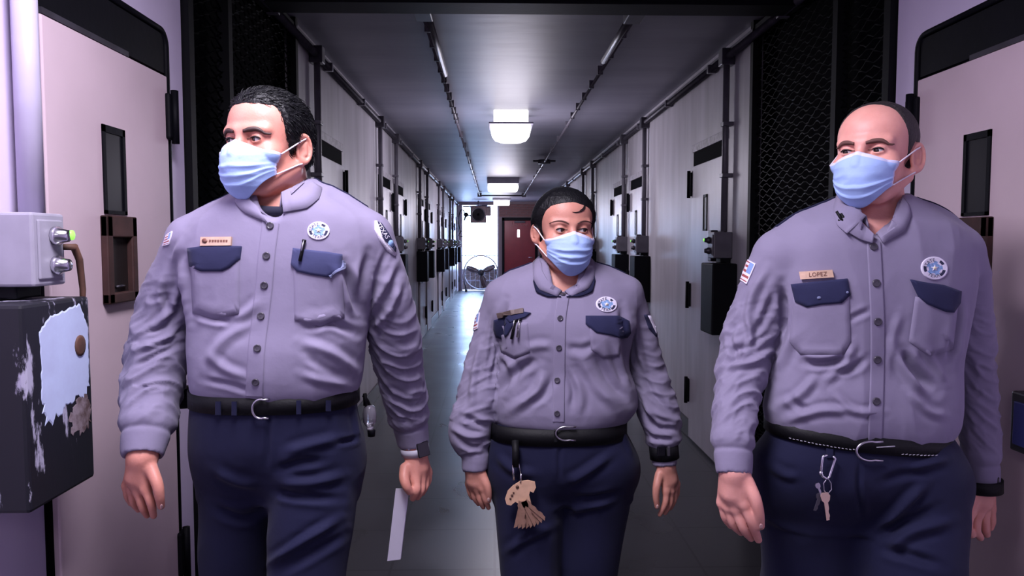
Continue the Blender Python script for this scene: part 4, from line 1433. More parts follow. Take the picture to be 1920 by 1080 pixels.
    for pts, rs in legs: T.chain(pts, rs, .05)
    T.op(lambda X, Y, Z: Z - .075 + 0 * X + 0 * Y, [T.ax[0][0], T.ax[1][0], T.ax[2][0]], [T.ax[0][-1], T.ax[1][-1], .075], 0, 'sub')
    V, Q = T.mesh(); V = relax(V, Q, 2); N = normals(V, Q)
    f = fold_field(V, N, [(a, b * .9, c * 1.7) for a, b, c in cfg['trouser_folds']])
    w = (ridge(V * np.array([10, 10, 6.]) + 3 + cfg.get('seed', 0), 31) - .33) * .0035
    V = V + N * (f + w)[:, None]; V = relax(V, Q, 1, .25)
    trousers = qmesh('trousers', V, Q, M_navy, root, org)
    th_ = Hit(V, Q)
    bz = P(cfg['belt'][0], cfg['belt'][1], D)[2]; bw = cfg['belt'][2]
    rr = []
    tl = cfg.get('belt_tilt', 0)
    for z, o in ((bz - bw, .004), (bz - bw, .009), (bz + bw, .009), (bz + bw, .004)):
        g_ = hips.ring(min(bz, hips.z[-1] - .001), 96, o) * [1, 1, 0]; g_[:, 2] = z + tl * (g_[:, 0] - g_[:, 0].mean()); rr.append(g_)
    q = MB(); n = 96
    q.v = [tuple(v - org) for r in rr for v in r]
    q.f = [(a * n + k, a * n + (k + 1) % n, ((a + 1) % 4) * n + (k + 1) % n, ((a + 1) % 4) * n + k) for a in range(4) for k in range(n)]; q.mi = [0] * len(q.f); q.sm = [True] * len(q.f)
    belt = q.build('belt', M_leather, root)
    bv = np.array([v for r in rr for v in r])
    bh = Hit(bv, np.array(q.f))
    # boots
    for an in feet:
        bf = Field.box(an + np.array([-.09, -.24, -.12]), an + np.array([.09, .12, .12]), .006)
        bf.ell(an + np.array([0, -.075, -.062]), (.053, .135, .046)); bf.cone(an + np.array([0, .02, -.06]), an + np.array([0, .01, .08]), .052, .056, .02)
        bf.op(lambda X, Y, Z: Z - .022 + 0 * X + 0 * Y, an - .3, [an[0] + .3, an[1] + .3, .022], 0, 'sub')
        V, Q = bf.mesh(); bt = qmesh('boot', V, Q, M_shoe, root, org)
        sl = MB(); sl.add([(an[0] + math.cos(a) * .052 - org[0], an[1] - .065 + math.sin(a) * (.14 if math.sin(a) < 0 else .12) - org[1], z) for z in (.0, .03) for a in np.linspace(0, 2 * math.pi, 24, endpoint=False)],
                          [tuple(range(24))[::-1], tuple(range(24, 48))] + [(k, (k + 1) % 24, 24 + (k + 1) % 24, 24 + k) for k in range(24)]).build('sole', M_rubber, bt)
    return dict(root=root, shirt=shirt, trousers=trousers, belt=belt, sh=sh, th=th_, bh=bh, body=bodyhit, org=org, D=D, head=hd, hips=hips)


def leaf(name, parent, org, D, inner, top, bottom, m, thick=.003, n=16, sh=None, lift=.006):
    """folded collar leaf through three edge lines given as (px, py, dy)"""
    L3 = []
    for pl in (inner, top, bottom):
        w = np.array([P(p[0], p[1], D + p[2]) for p in pl]); t = np.arange(len(w)); q = np.linspace(0, len(w) - 1, n)
        L3.append(np.stack([crom(t, w[:, i], q) * .35 + np.interp(q, t, w[:, i]) * .65 for i in range(3)], 1))
    rows = [L3[0], L3[0] * .5 + L3[1] * .5, L3[1], L3[1] * .94 + L3[2] * .06 + [0, -.002, .001], L3[1] * .5 + L3[2] * .5 + [0, -.002, .0], L3[2]]
    if sh is not None:
        for j in range(1, len(rows)):
            for i in range(n):
                v = rows[j][i]; x, y = to_px(v[None])
                h = sh.at(x[0], y[0])
                if h is None: continue
                ray = (v - C0); dv = np.linalg.norm(ray); ray /= dv; dh = np.linalg.norm(h[0] - C0)
                if dv > dh - lift: rows[j][i] = C0 + ray * (dh - lift - (.0015 if 1 < j < 5 else 0))
    q = MB(); q.add([v - org for r in rows for v in r], [(j * n + i, j * n + i + 1, (j + 1) * n + i + 1, (j + 1) * n + i) for j in range(len(rows) - 1) for i in range(n - 1)], 0, True)
    o = q.build(name, m, parent)
    o.data.set_sharp_from_angle(angle=.6)
    s = o.modifiers.new('cloth_thickness', 'SOLIDIFY'); s.thickness = thick; s.offset = 0
    return o


def epaulet(per, a, b, dy, hw=.017):
    A, B_ = P(a[0], a[1], per['D'] + dy), P(b[0], b[1], per['D'] + dy)
    nu, nv = 14, 5; top = []
    for i in range(nu + 1):
        for j in range(nv + 1):
            p = A + (B_ - A) * i / nu + np.array([0, (j / nv - .5) * 2 * hw, 0])
            h = per['sh'].t.ray_cast(Vector((p[0], p[1], 2.2)), Vector((0, 0, -1)))
            z = h[0].z if h[0] is not None else p[2]
            top.append(np.array([p[0], p[1], z + .0035]) - per['org'])
    W = nv + 1; q = MB(); n = len(top)
    bot = [t - [0, 0, .007] for t in top]
    F = [(i * W + j, (i + 1) * W + j, (i + 1) * W + j + 1, i * W + j + 1) for i in range(nu) for j in range(nv)]
    F += [tuple(n + x for x in f)[::-1] for f in F]
    e = [i * W for i in range(nu + 1)] + [nu * W + j for j in range(1, W)] + [i * W + nv for i in range(nu - 1, -1, -1)] + list(range(nv - 1, 0, -1))
    F += [(x, y, y + n, x + n) for x, y in zip(e, e[1:] + e[:1])]
    q.add(top + bot, F, 0, True); return q.build('epaulet', M_navy, per['shirt'])


def seal(per, c, rx, ry, rot=0.0, text=True):
    """round embroidered seal: white ring, lettering, sky-blue middle with a star"""
    k = per
    out = [(c[0] + rx * math.cos(a) * math.cos(rot) - ry * math.sin(a) * math.sin(rot), c[1] + rx * math.cos(a) * math.sin(rot) + ry * math.sin(a) * math.cos(rot)) for a in np.linspace(0, 2 * math.pi, 48, endpoint=False)]

    def fn(r, a):
        a = math.degrees(a) % 360
        if r > .84: return 0
        if r > .58:
            return 2 if (290 < a < 325 or -2 < a < 42 or 140 < a < 178) else 0
        if r > .30: return 1 if int(a / 36) % 2 or r < .5 else 0
        if r > .14: return 1
        return 3
    b = patch('seal_patch', k['sh'], out, [M_thread_w, M_thread_b, M_thread_n, M_thread_y], k['shirt'], k['org'], .0026, 13, 48, matfn=fn)
    sz = rx * .36
    textpatch('lettering', k['sh'], 'STATE', (c[0], c[1]), sz, M_thread_n, b, k['org'], .0042, arc=(rx * .70, ry * .70, 188, 262))
    textpatch('lettering', k['sh'], 'TEXAS', (c[0], c[1]), sz, M_thread_n, b, k['org'], .0042, arc=(rx * .70, ry * .70, 128, 52))
    st = []
    for i in range(10):
        r = .30 if i % 2 == 0 else .13; a = -math.pi / 2 + i * math.pi / 5
        st.append((c[0] + rx * r * math.cos(a), c[1] + ry * r * math.sin(a)))
    patch('star', k['sh'], st, M_thread_w, b, k['org'], .0034, 1, 20)
    patch('star_centre', k['sh'], [(c[0] + rx * .12 * math.cos(a), c[1] + ry * .12 * math.sin(a)) for a in np.linspace(0, 6.28, 8, endpoint=False)], M_thread_y, b, k['org'], .0040, 1, 8)
    return b


def flag(per, cs):
    def fn(u, v):
        if u > .55 and v < .56: return 2
        return 1 if int(v * 9) % 2 == 0 else 0
    def wrap(u, v):
        if u < .05 or u > .95 or v < .05 or v > .95: return 0
        return fn(u, v)
    return quadpatch('flag_patch', per['sh'], cs, 14, 18, [M_thread_w, M_flagred, M_flagblue], per['shirt'], per['org'], .003, wrap)


def button(per, c, r=7.5, hit='sh', parent='shirt'):
    h = per[hit].at(*c)
    if h is None: return
    p, n = h; rr = r * per['D'] / FPX
    a = np.cross(n, [0, 0, 1.0]); a /= np.linalg.norm(a); b = np.cross(n, a); V = []; F = []; m = 16
    prof = [(1, -.002), (1, .0028), (.85, .0036), (.62, .0024), (.25, .0024), (.05, .0026)]
    for f, z in prof:
        for i in range(m):
            w = 2 * math.pi * i / m; V.append(p + (a * math.cos(w) + b * math.sin(w)) * rr * f + n * (z + .002) - per['org'])
    for j in range(len(prof) - 1):
        for i in range(m): F.append((j * m + i, j * m + (i + 1) % m, (j + 1) * m + (i + 1) % m, (j + 1) * m + i))
    F.append(tuple((len(prof) - 1) * m + i for i in range(m)))
    return MB().add(V, F, 0, True).build('button', M_button, per[parent])


def strip(name, per, pts, w, m, thick=.0022, hit='sh', parent='shirt'):
    """narrow cloth strip along a pixel polyline, lying on the garment"""
    pts = np.array(pts, float); t = np.arange(len(pts)); q = np.linspace(0, len(pts) - 1, 40)
    pp = np.stack([crom(t, pts[:, i], q) for i in range(2)], 1); tg = np.gradient(pp, axis=0); tg /= np.linalg.norm(tg, axis=1, keepdims=True); nn = np.stack([-tg[:, 1], tg[:, 0]], 1)
    V = []; R_ = 0
    for p, n in zip(pp, nn):
        row = [per[hit].at(p[0] + n[0] * f * w / 2, p[1] + n[1] * f * w / 2, o) for f, o in ((-1, -.002), (-1, thick), (-.8, thick * 1.15), (0, thick * .9), (.8, thick * 1.15), (1, thick), (1, -.002))]
        if any(h is None for h in row): continue
        V += [h[0] - per['org'] for h in row]; R_ += 1
    if R_ < 2: print('strip misses', name); return None
    F = [(i * 7 + j, (i + 1) * 7 + j, (i + 1) * 7 + j + 1, i * 7 + j + 1) for i in range(R_ - 1) for j in range(6)]
    return MB().add(V, F, 0, True).build(name, m, per[parent])


def buckle(per, c, w, h, m=None, prong=True):
    """open frame buckle on the belt: pixel centre, half sizes"""
    pts = []
    for a in np.linspace(math.radians(70), math.radians(290), 16):
        pts.append((c[0] + w * math.cos(a), c[1] + h * math.sin(a)))
    pts = [(c[0] + w * .9, c[1] + h)] + pts + [(c[0] + w * .9, c[1] - h)]
    V = [per['bh'].at(p[0], min(max(p[1], c[1] - h * .9), c[1] + h * .9)) for p in pts]
    W = []; mid = per['bh'].at(c[0], c[1])
    for p, q in zip(pts, V):
        if q is None: q = mid
        if q is None: continue
        Yd = min(q[0][1], mid[0][1] if mid is not None else 9) - .007
        W.append(P(p[0], p[1], Yd) - per['org'])
    b = MB().tube(W, .0026, 8).build('buckle', m or M_steel, per['belt'])
    return b



# ------------------------------------------------------------------ the three officers
HAIR1 = dict(az=[0, 30, 45, 54, 60, 66, 76, 84, 91, 99, 108, 118, 140, 180], line=[.076, .073, .072, .060, .030, -.005, -.034, -.034, -.004, .022, .004, -.04, -.068, -.078],
             thick_az=[0, 60, 90, 180], thick=[.013, .008, .009, .011], top=.007, mat=M_hair, amp=.0014, strand=(190, 40, 90), strands=2600, strand_len=.017, comb=lambda p: (.35 * np.sign(p[0] + .01), .8, -.15 if p[2] > .06 else -.9))
HAIR3 = dict(az=[0, 25, 40, 52, 60, 68, 76, 84, 91, 99, 108, 118, 140, 180], line=[.106, .103, .098, .088, .062, .03, -.015, -.015, .0, .022, .004, -.035, -.055, -.06],
             thick_az=[0, 60, 90, 180], thick=[.0025, .0018, .0028, .0035], top=.004, mat=M_hairshort, amp=.0008, strand=(150, 150, 150), brow=mat('soft_brown_eyebrow', (.13, .055, .045), .7))
HAIR2 = dict(az=[0, 25, 40, 52, 62, 72, 82, 90, 100, 112, 140, 180], line=[.077, .072, .066, .052, .030, .004, -.016, -.018, -.022, -.045, -.075, -.085],
             thick_az=[0, 60, 82, 95, 180], thick=[.011, .010, .014, .018, .014], top=.008, taper=.05, mat=M_hair, amp=.0009, strand=(90, 20, 90), brow=mat('brown_eyebrow', (.10, .045, .035), .7),
             part=lambda x, y, z: -.16 * np.clip(x - .012, 0, .04) * (y < 0) + .10 * np.clip(-x - .03, 0, .03) * (y < -.02) * 0,
             extra=[((0, .115, -.03), (.040, .034, .038))],
             wisps=[([(.050, -.088, .078), (.045, -.10, .066), (.030, -.11, .057), (.010, -.11, .052), (-.002, -.11, .0535)], .0014), ([(.048, -.09, .080), (.040, -.10, .068), (.026, -.11, .060)], .0009)])

man1 = person(dict(
    D=1.77, foot=520, head_px=(505, 271), head_dy=-.01, yaw=-21, pitch=0, roll=0, hscale=1.04, gaze=(-.35, -.12), skin=skin_mat('warm_tan_skin', (.57, .235, .175), (.66, .285, .22)), seed=1,
    label='man with thick black hair in grey uniform shirt, looking aside and carrying folded papers',
    head=dict(jaw=1.06, open=.0038, wide=1.03, ridge=1.12), hair=HAIR1, mask=dict(seed=0, crumple=.003),
    neck=(522, 372, 56), vneck=(522, 338, .01, 508, 412, -.15, 56, 10),
    torso=[(345, 468, 580, .055, .075), (366, 440, 615, .085, .095), (386, 408, 655, .10, .11), (410, 376, 690, .112, .12), (440, 352, 706, .122, .125), (490, 345, 708, .132, .13), (545, 352, 698, .135, .13),
           (600, 362, 688, .140, .125), (655, 366, 683, .152, .125), (700, 368, 680, .152, .125), (728, 372, 674, .142, .12), (748, 384, 660, .122, .11)],
    hips=[(722, 376, 664, .132, .115), (740, 370, 667, .136, .118), (780, 364, 670, .138, .125), (830, 368, 675, .135, .135), (880, 375, 675, .105, .12), (915, 384, 668, .06, .09)],
    arms=[[(360, 458, 50, .01), (318, 555, 46, .03), (300, 648, 51, .03), (286, 738, 50, -.01), (277, 800, 43, -.06), (268, 857, 35, -.10)],
          [(688, 452, 50, .01), (724, 555, 43, .04), (738, 625, 44, .08), (750, 695, 40, .12), (763, 765, 35, .16), (776, 834, 27, .18)]],
    shoulders=[[(470, 380, 30, .02), (415, 408, 34, .02), (362, 446, 44, .01)], [(580, 368, 30, .02), (640, 398, 34, .02), (686, 440, 44, .01)]],
    legs=[[(448, 850, 78, .0), (444, 960, 68, .02), (443, 1080, 64, .05)], [(592, 850, 84, -.01), (586, 960, 80, -.05), (574, 1080, 73, -.08)]],
    feet=[(-.10, .30), (.09, -.22)],
    hands=[dict(wrist=(267, 858, -.10, 26), thumb=[(284, 880, -.115, 12), (295, 908, -.13, 10.5), (299, 930, -.13, 9), (302, 949, -.12, 7)],
                fingers=[[(273, 916, -.11, 10.5), (283, 943, -.115, 9.5), (288, 967, -.10, 7.5)], [(259, 920, -.10, 10.5), (267, 949, -.10, 9.5), (276, 966, -.085, 7.5)], [(247, 917, -.085, 10), (251, 942, -.085, 9), (260, 955, -.07, 7.5)], [(238, 910, -.07, 9), (239, 930, -.07, 8), (246, 944, -.06, 6.5)]], nails=[(303, 950, 4)]),
           dict(wrist=(778, 848, .18, 21), thumb=[(760, 878, .15, 11), (758, 896, .13, 10), (762, 911, .12, 8.5), (768, 922, .125, 7)],
                fingers=[[(778, 898, .15, 10.5), (781, 918, .135, 9.5), (774, 934, .14, 7.5)], [(788, 897, .17, 10.5), (790, 917, .16, 9.5), (783, 932, .16, 7.5)], [(796, 893, .19, 10), (797, 910, .18, 9), (791, 924, .17, 7.5)], [(802, 885, .21, 8.5), (803, 900, .20, 8), (798, 913, .19, 6.5)]], nails=[])],
    shirt_folds=[([(363, 585), (400, 597), (438, 602)], 7, -.006), ([(440, 602), (470, 582), (492, 560)], 9, .004), ([(582, 612), (620, 604), (668, 628)], 8, -.008), ([(560, 596), (590, 600), (640, 588)], 9, .005),
                 ([(645, 492), (660, 545), (674, 596)], 8, -.010), ([(630, 490), (640, 540), (655, 590)], 8, .005), ([(352, 480), (360, 540), (364, 600)], 9, -.010),
                 ([(385, 690), (420, 640), (480, 600)], 10, .004), ([(560, 640), (620, 662), (674, 700)], 10, .006), ([(570, 665), (610, 690), (660, 715)], 8, -.004), ([(560, 700), (610, 715), (655, 722)], 8, .004),
                 ([(392, 660), (420, 690), (470, 712)], 9, .004), ([(380, 710), (430, 722), (470, 735)], 6, -.004),
                 ([(690, 470), (676, 540), (684, 600)], 8, -.008), ([(740, 490), (716, 545), (692, 590)], 7, .006), ([(752, 520), (730, 580), (700, 618)], 7, .006), ([(728, 460), (706, 520), (694, 560)], 6, -.004),
                 ([(350, 440), (320, 500), (300, 560)], 8, .005), ([(330, 460), (310, 540), (322, 600)], 7, -.005), ([(345, 520), (318, 580), (290, 610)], 7, .006), ([(350, 570), (310, 610), (268, 625)], 6, -.006), ([(350, 600), (300, 640), (256, 655)], 6, .006), ([(345, 640), (290, 668), (250, 690)], 5, -.005)],
    sleeve_wrinkle=[(.0085, 1.0), (.0085, -1.0)],
    trouser_folds=[([(505, 760), (503, 820), (500, 880)], 5, -.004), ([(520, 880), (560, 868), (610, 862)], 8, -.008), ([(530, 850), (580, 835), (640, 820)], 9, .006), ([(515, 920), (560, 930), (640, 935)], 8, -.008), ([(520, 900), (580, 905), (650, 890)], 9, .007),
                   ([(500, 1060), (560, 1020), (640, 970)], 8, .009), ([(520, 1075), (590, 1035), (648, 1000)], 8, -.006), ([(630, 830), (655, 826), (672, 820)], 5, -.006), ([(660, 750), (668, 790), (674, 830)], 5, .003), ([(400, 880), (440, 900), (490, 910)], 9, .005), ([(400, 950), (450, 970), (495, 960)], 9, -.006)],
    belt=(520, 738, .019)))

woman = person(dict(
    D=2.19, foot=1055, head_px=(1058, 430), head_dy=-.01, yaw=9, pitch=2, roll=0, hscale=.99, gaze=(.45, -.08), skin=skin_mat('light_brown_skin', (.52, .225, .165), (.60, .275, .21)), seed=5,
    label='woman with sleek dark hair in grey uniform shirt, walking between the two men',
    head=dict(jaw=.98, open=.0050, wide=1.06, ear=.85, ridge=.92), hair=HAIR2, mask=dict(seed=7, crumple=.006, zbot=-.132, pleats=((.36, .0028), (.52, .0036), (.68, .0040))),
    brow=[(.012, -.10, .0175, .0016), (.024, -.095, .0235, .0022), (.038, -.088, .025, .0020), (.052, -.07, .018, .0008)],
    neck=(1058, 532, 40), vneck=(1058, 490, .01, 1056, 545, -.13, 42, 14),
    torso=[(488, 1018, 1098, .045, .07), (503, 990, 1122, .07, .085), (516, 962, 1150, .085, .095), (532, 938, 1176, .098, .10), (560, 926, 1190, .115, .108), (600, 926, 1188, .135, .11), (640, 932, 1180, .138, .11),
           (690, 936, 1178, .130, .11), (730, 930, 1188, .138, .11), (765, 926, 1188, .140, .115), (788, 932, 1172, .128, .11), (800, 942, 1160, .11, .10)],
    hips=[(784, 932, 1162, .122, .11), (800, 924, 1168, .126, .114), (830, 916, 1180, .13, .125), (865, 914, 1192, .128, .135), (900, 918, 1190, .10, .12), (925, 932, 1176, .06, .09)],
    arms=[[(942, 562, 36, .01), (920, 622, 31, .02), (906, 692, 35, .01), (896, 752, 38, -.01), (880, 808, 39, -.03), (890, 846, 25, -.04), (891, 882, 23, -.045)],
          [(1170, 558, 36, .01), (1196, 622, 30, .03), (1212, 690, 32, .04), (1229, 752, 37, .03), (1241, 800, 33, .02), (1244, 838, 25, .01), (1247, 873, 21, .0)]],
    shoulders=[[(1015, 512, 22, .02), (975, 528, 24, .02), (944, 552, 32, .01)], [(1100, 512, 22, .02), (1140, 526, 24, .02), (1168, 548, 32, .01)]],
    legs=[[(988, 880, 68, .0), (990, 970, 62, -.02), (994, 1080, 56, -.04)], [(1122, 880, 68, .0), (1115, 970, 61, .02), (1102, 1080, 55, .04)]],
    feet=[(-.08, -.16), (.08, .24)],
    hands=[dict(wrist=(891, 880, -.045, 18), thumb=[(905, 892, -.06, 8.5), (913, 910, -.07, 7.5), (916, 924, -.07, 6.5), (917, 938, -.065, 5)],
                fingers=[[(904, 915, -.06, 7.5), (910, 937, -.06, 6.8), (916, 952, -.05, 5.2)], [(895, 918, -.05, 7.5), (900, 938, -.05, 6.8), (906, 951, -.04, 5.2)], [(886, 914, -.04, 7.2), (889, 932, -.04, 6.4), (897, 945, -.03, 5)], [(879, 908, -.03, 6.4), (880, 922, -.03, 5.6), (885, 934, -.025, 4.6)]], nails=[(916, 937, 3.4)]),
           dict(wrist=(1248, 872, .0, 17), thumb=[(1236, 890, -.015, 8.5), (1231, 912, -.03, 7.5), (1230, 932, -.03, 6.5), (1232, 950, -.025, 5)],
                fingers=[[(1249, 920, -.015, 7.5), (1247, 944, -.02, 6.8), (1237, 965, -.01, 5.2)], [(1257, 920, -.005, 7.5), (1256, 944, -.005, 6.8), (1247, 962, .0, 5.2)], [(1264, 915, .01, 7.2), (1264, 937, .01, 6.4), (1257, 953, .012, 5)], [(1269, 907, .02, 6.4), (1270, 924, .02, 5.6), (1264, 940, .02, 4.6)]], nails=[(1233, 950, 3.4)])],
    shirt_folds=[([(1010, 672), (965, 700), (930, 745)], 9, -.009), ([(1020, 690), (1005, 735), (950, 775)], 9, .008), ([(1040, 700), (1020, 740), (985, 760)], 7, -.005), ([(935, 660), (960, 690), (950, 740)], 7, .006),
                 ([(1110, 650), (1140, 710), (1182, 755)], 9, -.008), ([(1085, 660), (1115, 720), (1160, 770)], 9, .006), ([(1075, 700), (1090, 740), (1085, 780)], 8, .004), ([(1060, 690), (1075, 730), (1070, 770)], 6, -.004),
                 ([(950, 560), (940, 620), (942, 680)], 7, -.009), ([(1165, 570), (1172, 640), (1182, 700)], 7, -.009), ([(1150, 640), (1165, 690), (1180, 730)], 6, .006),
                 ([(930, 575), (915, 640), (905, 700)], 6, .006), ([(940, 600), (932, 660), (920, 720)], 5, -.006), ([(905, 640), (890, 700), (885, 770)], 6, .006), ([(868, 780), (890, 790), (912, 800)], 6, -.008), ([(845, 800), (880, 818), (915, 815)], 6, .007), ([(860, 825), (885, 838), (910, 836)], 5, -.007),
                 ([(1185, 590), (1200, 660), (1215, 720)], 6, .006), ([(1200, 680), (1225, 740), (1262, 775)], 6, -.006), ([(1195, 720), (1225, 770), (1270, 790)], 6, .007), ([(1205, 770), (1235, 800), (1268, 805)], 6, -.008), ([(1205, 745), (1230, 790), (1265, 815)], 5, .005), ([(1215, 815), (1240, 822), (1262, 822)], 5, -.006),
                 ([(985, 655), (1010, 648), (1035, 650)], 8, .004), ([(1060, 650), (1090, 655), (1115, 645)], 8, -.004)],
    sleeve_wrinkle=[(.0065, 1.0), (.0065, -1.0)],
    trouser_folds=[([(1050, 830), (1048, 870), (1050, 900)], 4, -.004), ([(930, 850), (960, 880), (1010, 890)], 8, .005), ([(1060, 905), (1100, 885), (1150, 850)], 8, .007), ([(1075, 930), (1110, 935), (1160, 925)], 7, -.006), ([(1060, 960), (1100, 950), (1150, 940)], 7, .005), ([(945, 1040), (985, 1010), (1040, 985)], 8, .007), ([(1160, 800), (1175, 830), (1186, 860)], 5, .003)],
    belt=(1048, 800, .024)))

man3 = person(dict(
    D=1.79, foot=1620, head_px=(1643, 289), head_dy=-.01, yaw=-46, pitch=0, roll=1, hscale=1.06, gaze=(-.2, -.2), skin=skin_mat('pink_fair_skin', (.70, .315, .26), (.78, .375, .315)), seed=9,
    label='man with receding cropped hair in grey uniform shirt, striding beside the black screen',
    head=dict(jaw=1.05, open=.0036, wide=1.04, ridge=1.1, tall=.97), hair=HAIR3, mask=dict(seed=13, crumple=.0035, wrap=69, pleats=((.62, .0050), (.80, .0030))),
    neck=(1645, 395, 44), vneck=(1645, 358, .01, 1638, 448, -.14, 52, 10),
    torso=[(368, 1588, 1702, .055, .07), (388, 1560, 1728, .08, .09), (405, 1525, 1755, .095, .105), (425, 1490, 1790, .11, .112), (450, 1464, 1812, .12, .12), (500, 1455, 1815, .132, .125), (560, 1458, 1806, .138, .122),
           (620, 1460, 1794, .138, .12), (680, 1450, 1786, .136, .118), (730, 1438, 1784, .146, .12), (770, 1434, 1782, .148, .12), (800, 1446, 1776, .14, .118), (826, 1472, 1756, .122, .108)],
    hips=[(795, 1448, 1756, .132, .118), (815, 1440, 1764, .136, .12), (850, 1418, 1778, .14, .13), (890, 1418, 1798, .138, .14), (930, 1420, 1806, .105, .12), (965, 1434, 1800, .06, .09)],
    arms=[[(1462, 486, 50, .01), (1420, 582, 46, .03), (1396, 672, 47, .02), (1380, 756, 42, -.04), (1374, 826, 37, -.09), (1375, 890, 31, -.12)],
          [(1796, 476, 48, .01), (1813, 560, 41, .05), (1822, 640, 37, .08), (1830, 720, 35, .10), (1835, 800, 33, .10), (1838, 860, 31, .10), (1840, 906, 29, .10)]],
    shoulders=[[(1590, 400, 28, .02), (1530, 422, 34, .02), (1466, 470, 44, .01)], [(1700, 398, 28, .02), (1750, 422, 34, .02), (1792, 462, 42, .01)]],
    legs=[[(1520, 900, 98, .03), (1522, 980, 96, .06), (1524, 1080, 94, .09)], [(1710, 900, 98, -.02), (1714, 980, 94, -.05), (1714, 1080, 92, -.09)]],
    feet=[(-.10, .30), (.10, -.22)],
    hands=[dict(wrist=(1378, 884, -.12, 27), thumb=[(1402, 905, -.14, 13), (1416, 935, -.155, 11.5), (1423, 962, -.155, 10), (1426, 986, -.145, 8)],
                fingers=[[(1394, 944, -.135, 12), (1410, 980, -.14, 11), (1422, 1012, -.12, 8.5)], [(1380, 952, -.12, 12.5), (1394, 990, -.125, 11), (1408, 1009, -.105, 8.5)], [(1366, 949, -.105, 12), (1375, 982, -.105, 10.5), (1389, 998, -.09, 8.5)], [(1354, 942, -.09, 10.5), (1360, 970, -.09, 9.5), (1370, 986, -.08, 7.5)]], nails=[(1427, 987, 4.5)]),
           dict(wrist=(1840, 906, .10, 24), thumb=[(1818, 928, .08, 12), (1808, 952, .07, 11), (1806, 972, .07, 9.5), (1812, 988, .075, 8)],
                fingers=[[(1820, 958, .085, 11), (1814, 985, .075, 10), (1822, 1003, .09, 8)], [(1833, 962, .10, 11), (1830, 993, .09, 10), (1838, 1008, .105, 8)], [(1846, 960, .115, 10.5), (1848, 988, .11, 9.5), (1850, 1002, .12, 8)], [(1857, 953, .13, 9.5), (1860, 976, .13, 8.5), (1857, 990, .135, 7)]], nails=[])],
    shirt_folds=[([(1500, 664), (1540, 668), (1585, 662)], 7, .006), ([(1505, 682), (1545, 682), (1592, 672)], 7, -.008), ([(1455, 700), (1475, 660), (1500, 610)], 9, .006), ([(1462, 640), (1470, 590), (1466, 530)], 9, -.010),
                 ([(1600, 640), (1585, 680), (1540, 720)], 9, .006), ([(1625, 668), (1600, 690), (1555, 700)], 7, -.006), ([(1690, 655), (1715, 695), (1758, 735)], 10, -.011), ([(1672, 640), (1700, 700), (1735, 745)], 9, .006), ([(1720, 640), (1750, 680), (1775, 720)], 8, .006),
                 ([(1798, 560), (1790, 620), (1778, 680)], 8, -.010), ([(1450, 765), (1500, 740), (1535, 700)], 9, .006), ([(1470, 790), (1540, 770), (1600, 772)], 8, .006), ([(1560, 735), (1600, 770), (1660, 772)], 7, .005), ([(1480, 740), (1495, 760), (1520, 770)], 7, -.005), ([(1700, 730), (1740, 770), (1776, 780)], 8, .005),
                 ([(1590, 600), (1610, 590), (1632, 580)], 6, -.004), ([(1690, 580), (1672, 640), (1668, 700)], 8, .003),
                 ([(1440, 500), (1410, 560), (1400, 620)], 8, .006), ([(1455, 540), (1430, 600), (1405, 640)], 7, -.006), ([(1400, 590), (1408, 630), (1400, 660)], 6, .006), ([(1445, 620), (1400, 650), (1355, 660)], 6, -.006), ([(1450, 650), (1410, 680), (1350, 690)], 6, .007), ([(1380, 600), (1372, 640), (1385, 680)], 6, -.005)],
    sleeve_wrinkle=[(.0075, 1.0), (.0060, -1.0)],
    trouser_folds=[([(1612, 860), (1610, 920), (1618, 980)], 5, -.004), ([(1650, 990), (1690, 950), (1740, 905)], 9, .008), ([(1640, 1010), (1690, 980), (1760, 950)], 9, -.008), ([(1660, 1040), (1710, 1000), (1790, 975)], 10, .008), ([(1650, 1030), (1700, 1040), (1770, 1062)], 9, -.007), ([(1700, 880), (1740, 870), (1780, 860)], 8, .005), ([(1650, 905), (1690, 890), (1750, 885)], 8, -.004), ([(1440, 870), (1470, 890), (1500, 895)], 8, .004)],
    belt=(1600, 808, .019), belt_tilt=-.10))


# ------------------------------------------------------------------ uniform details: first officer
m, sh, org = man1, man1['shirt'], man1['org']
leaf('collar', sh, org, m['D'], [(568, 352, .02), (556, 362, -.015), (545, 375, -.05), (524, 396, -.09)], [(572, 332, .03), (562, 342, -.015), (547, 352, -.055), (528, 361, -.085)], [(604, 352, .03), (598, 372, -.03), (575, 390, -.075), (531, 398, -.118)], M_shirt, sh=m['sh'], lift=.0045)
leaf('collar', sh, org, m['D'], [(482, 362, .02), (470, 372, 0), (475, 388, -.05), (502, 408, -.10)], [(480, 345, .03), (464, 358, -.005), (465, 372, -.05), (484, 390, -.09)], [(452, 360, .03), (440, 378, -.02), (458, 398, -.08), (502, 418, -.128)], M_shirt, sh=m['sh'], lift=.0045)
u = MB(); u.tube([P(522 + 57 * math.cos(a), 384 + 12 * math.sin(a), m['D'] - .02 + .062 * math.sin(a) * -1) - org for a in np.linspace(0, 2 * math.pi, 30, endpoint=False)], .011, 8, closed=True)
u.build('undershirt', M_under, m['root'])
p0 = P(541, 381, m['D'] - .083); MB().tube([p0 + [0, 0, .018] - org, p0 + [0, -.004, -.018] - org], .0035, 6).build('rank_pin', M_leather, sh)
strip('placket', m, [(508, 418), (500, 480), (495, 540), (488, 600), (481, 660), (477, 742)], 32, M_shirt)
for c in ((507, 424), (500, 480), (496, 535), (490, 593), (483, 653), (480, 716)): button(m, c, 6.5)
patch('pocket', m['sh'], [(357, 478), (450, 478), (448, 588), (404, 599), (362, 586)], M_shirt, sh, org, .0028)
patch('pocket', m['sh'], [(550, 488), (640, 498), (646, 596), (600, 612), (552, 600)], M_shirt, sh, org, .0028)
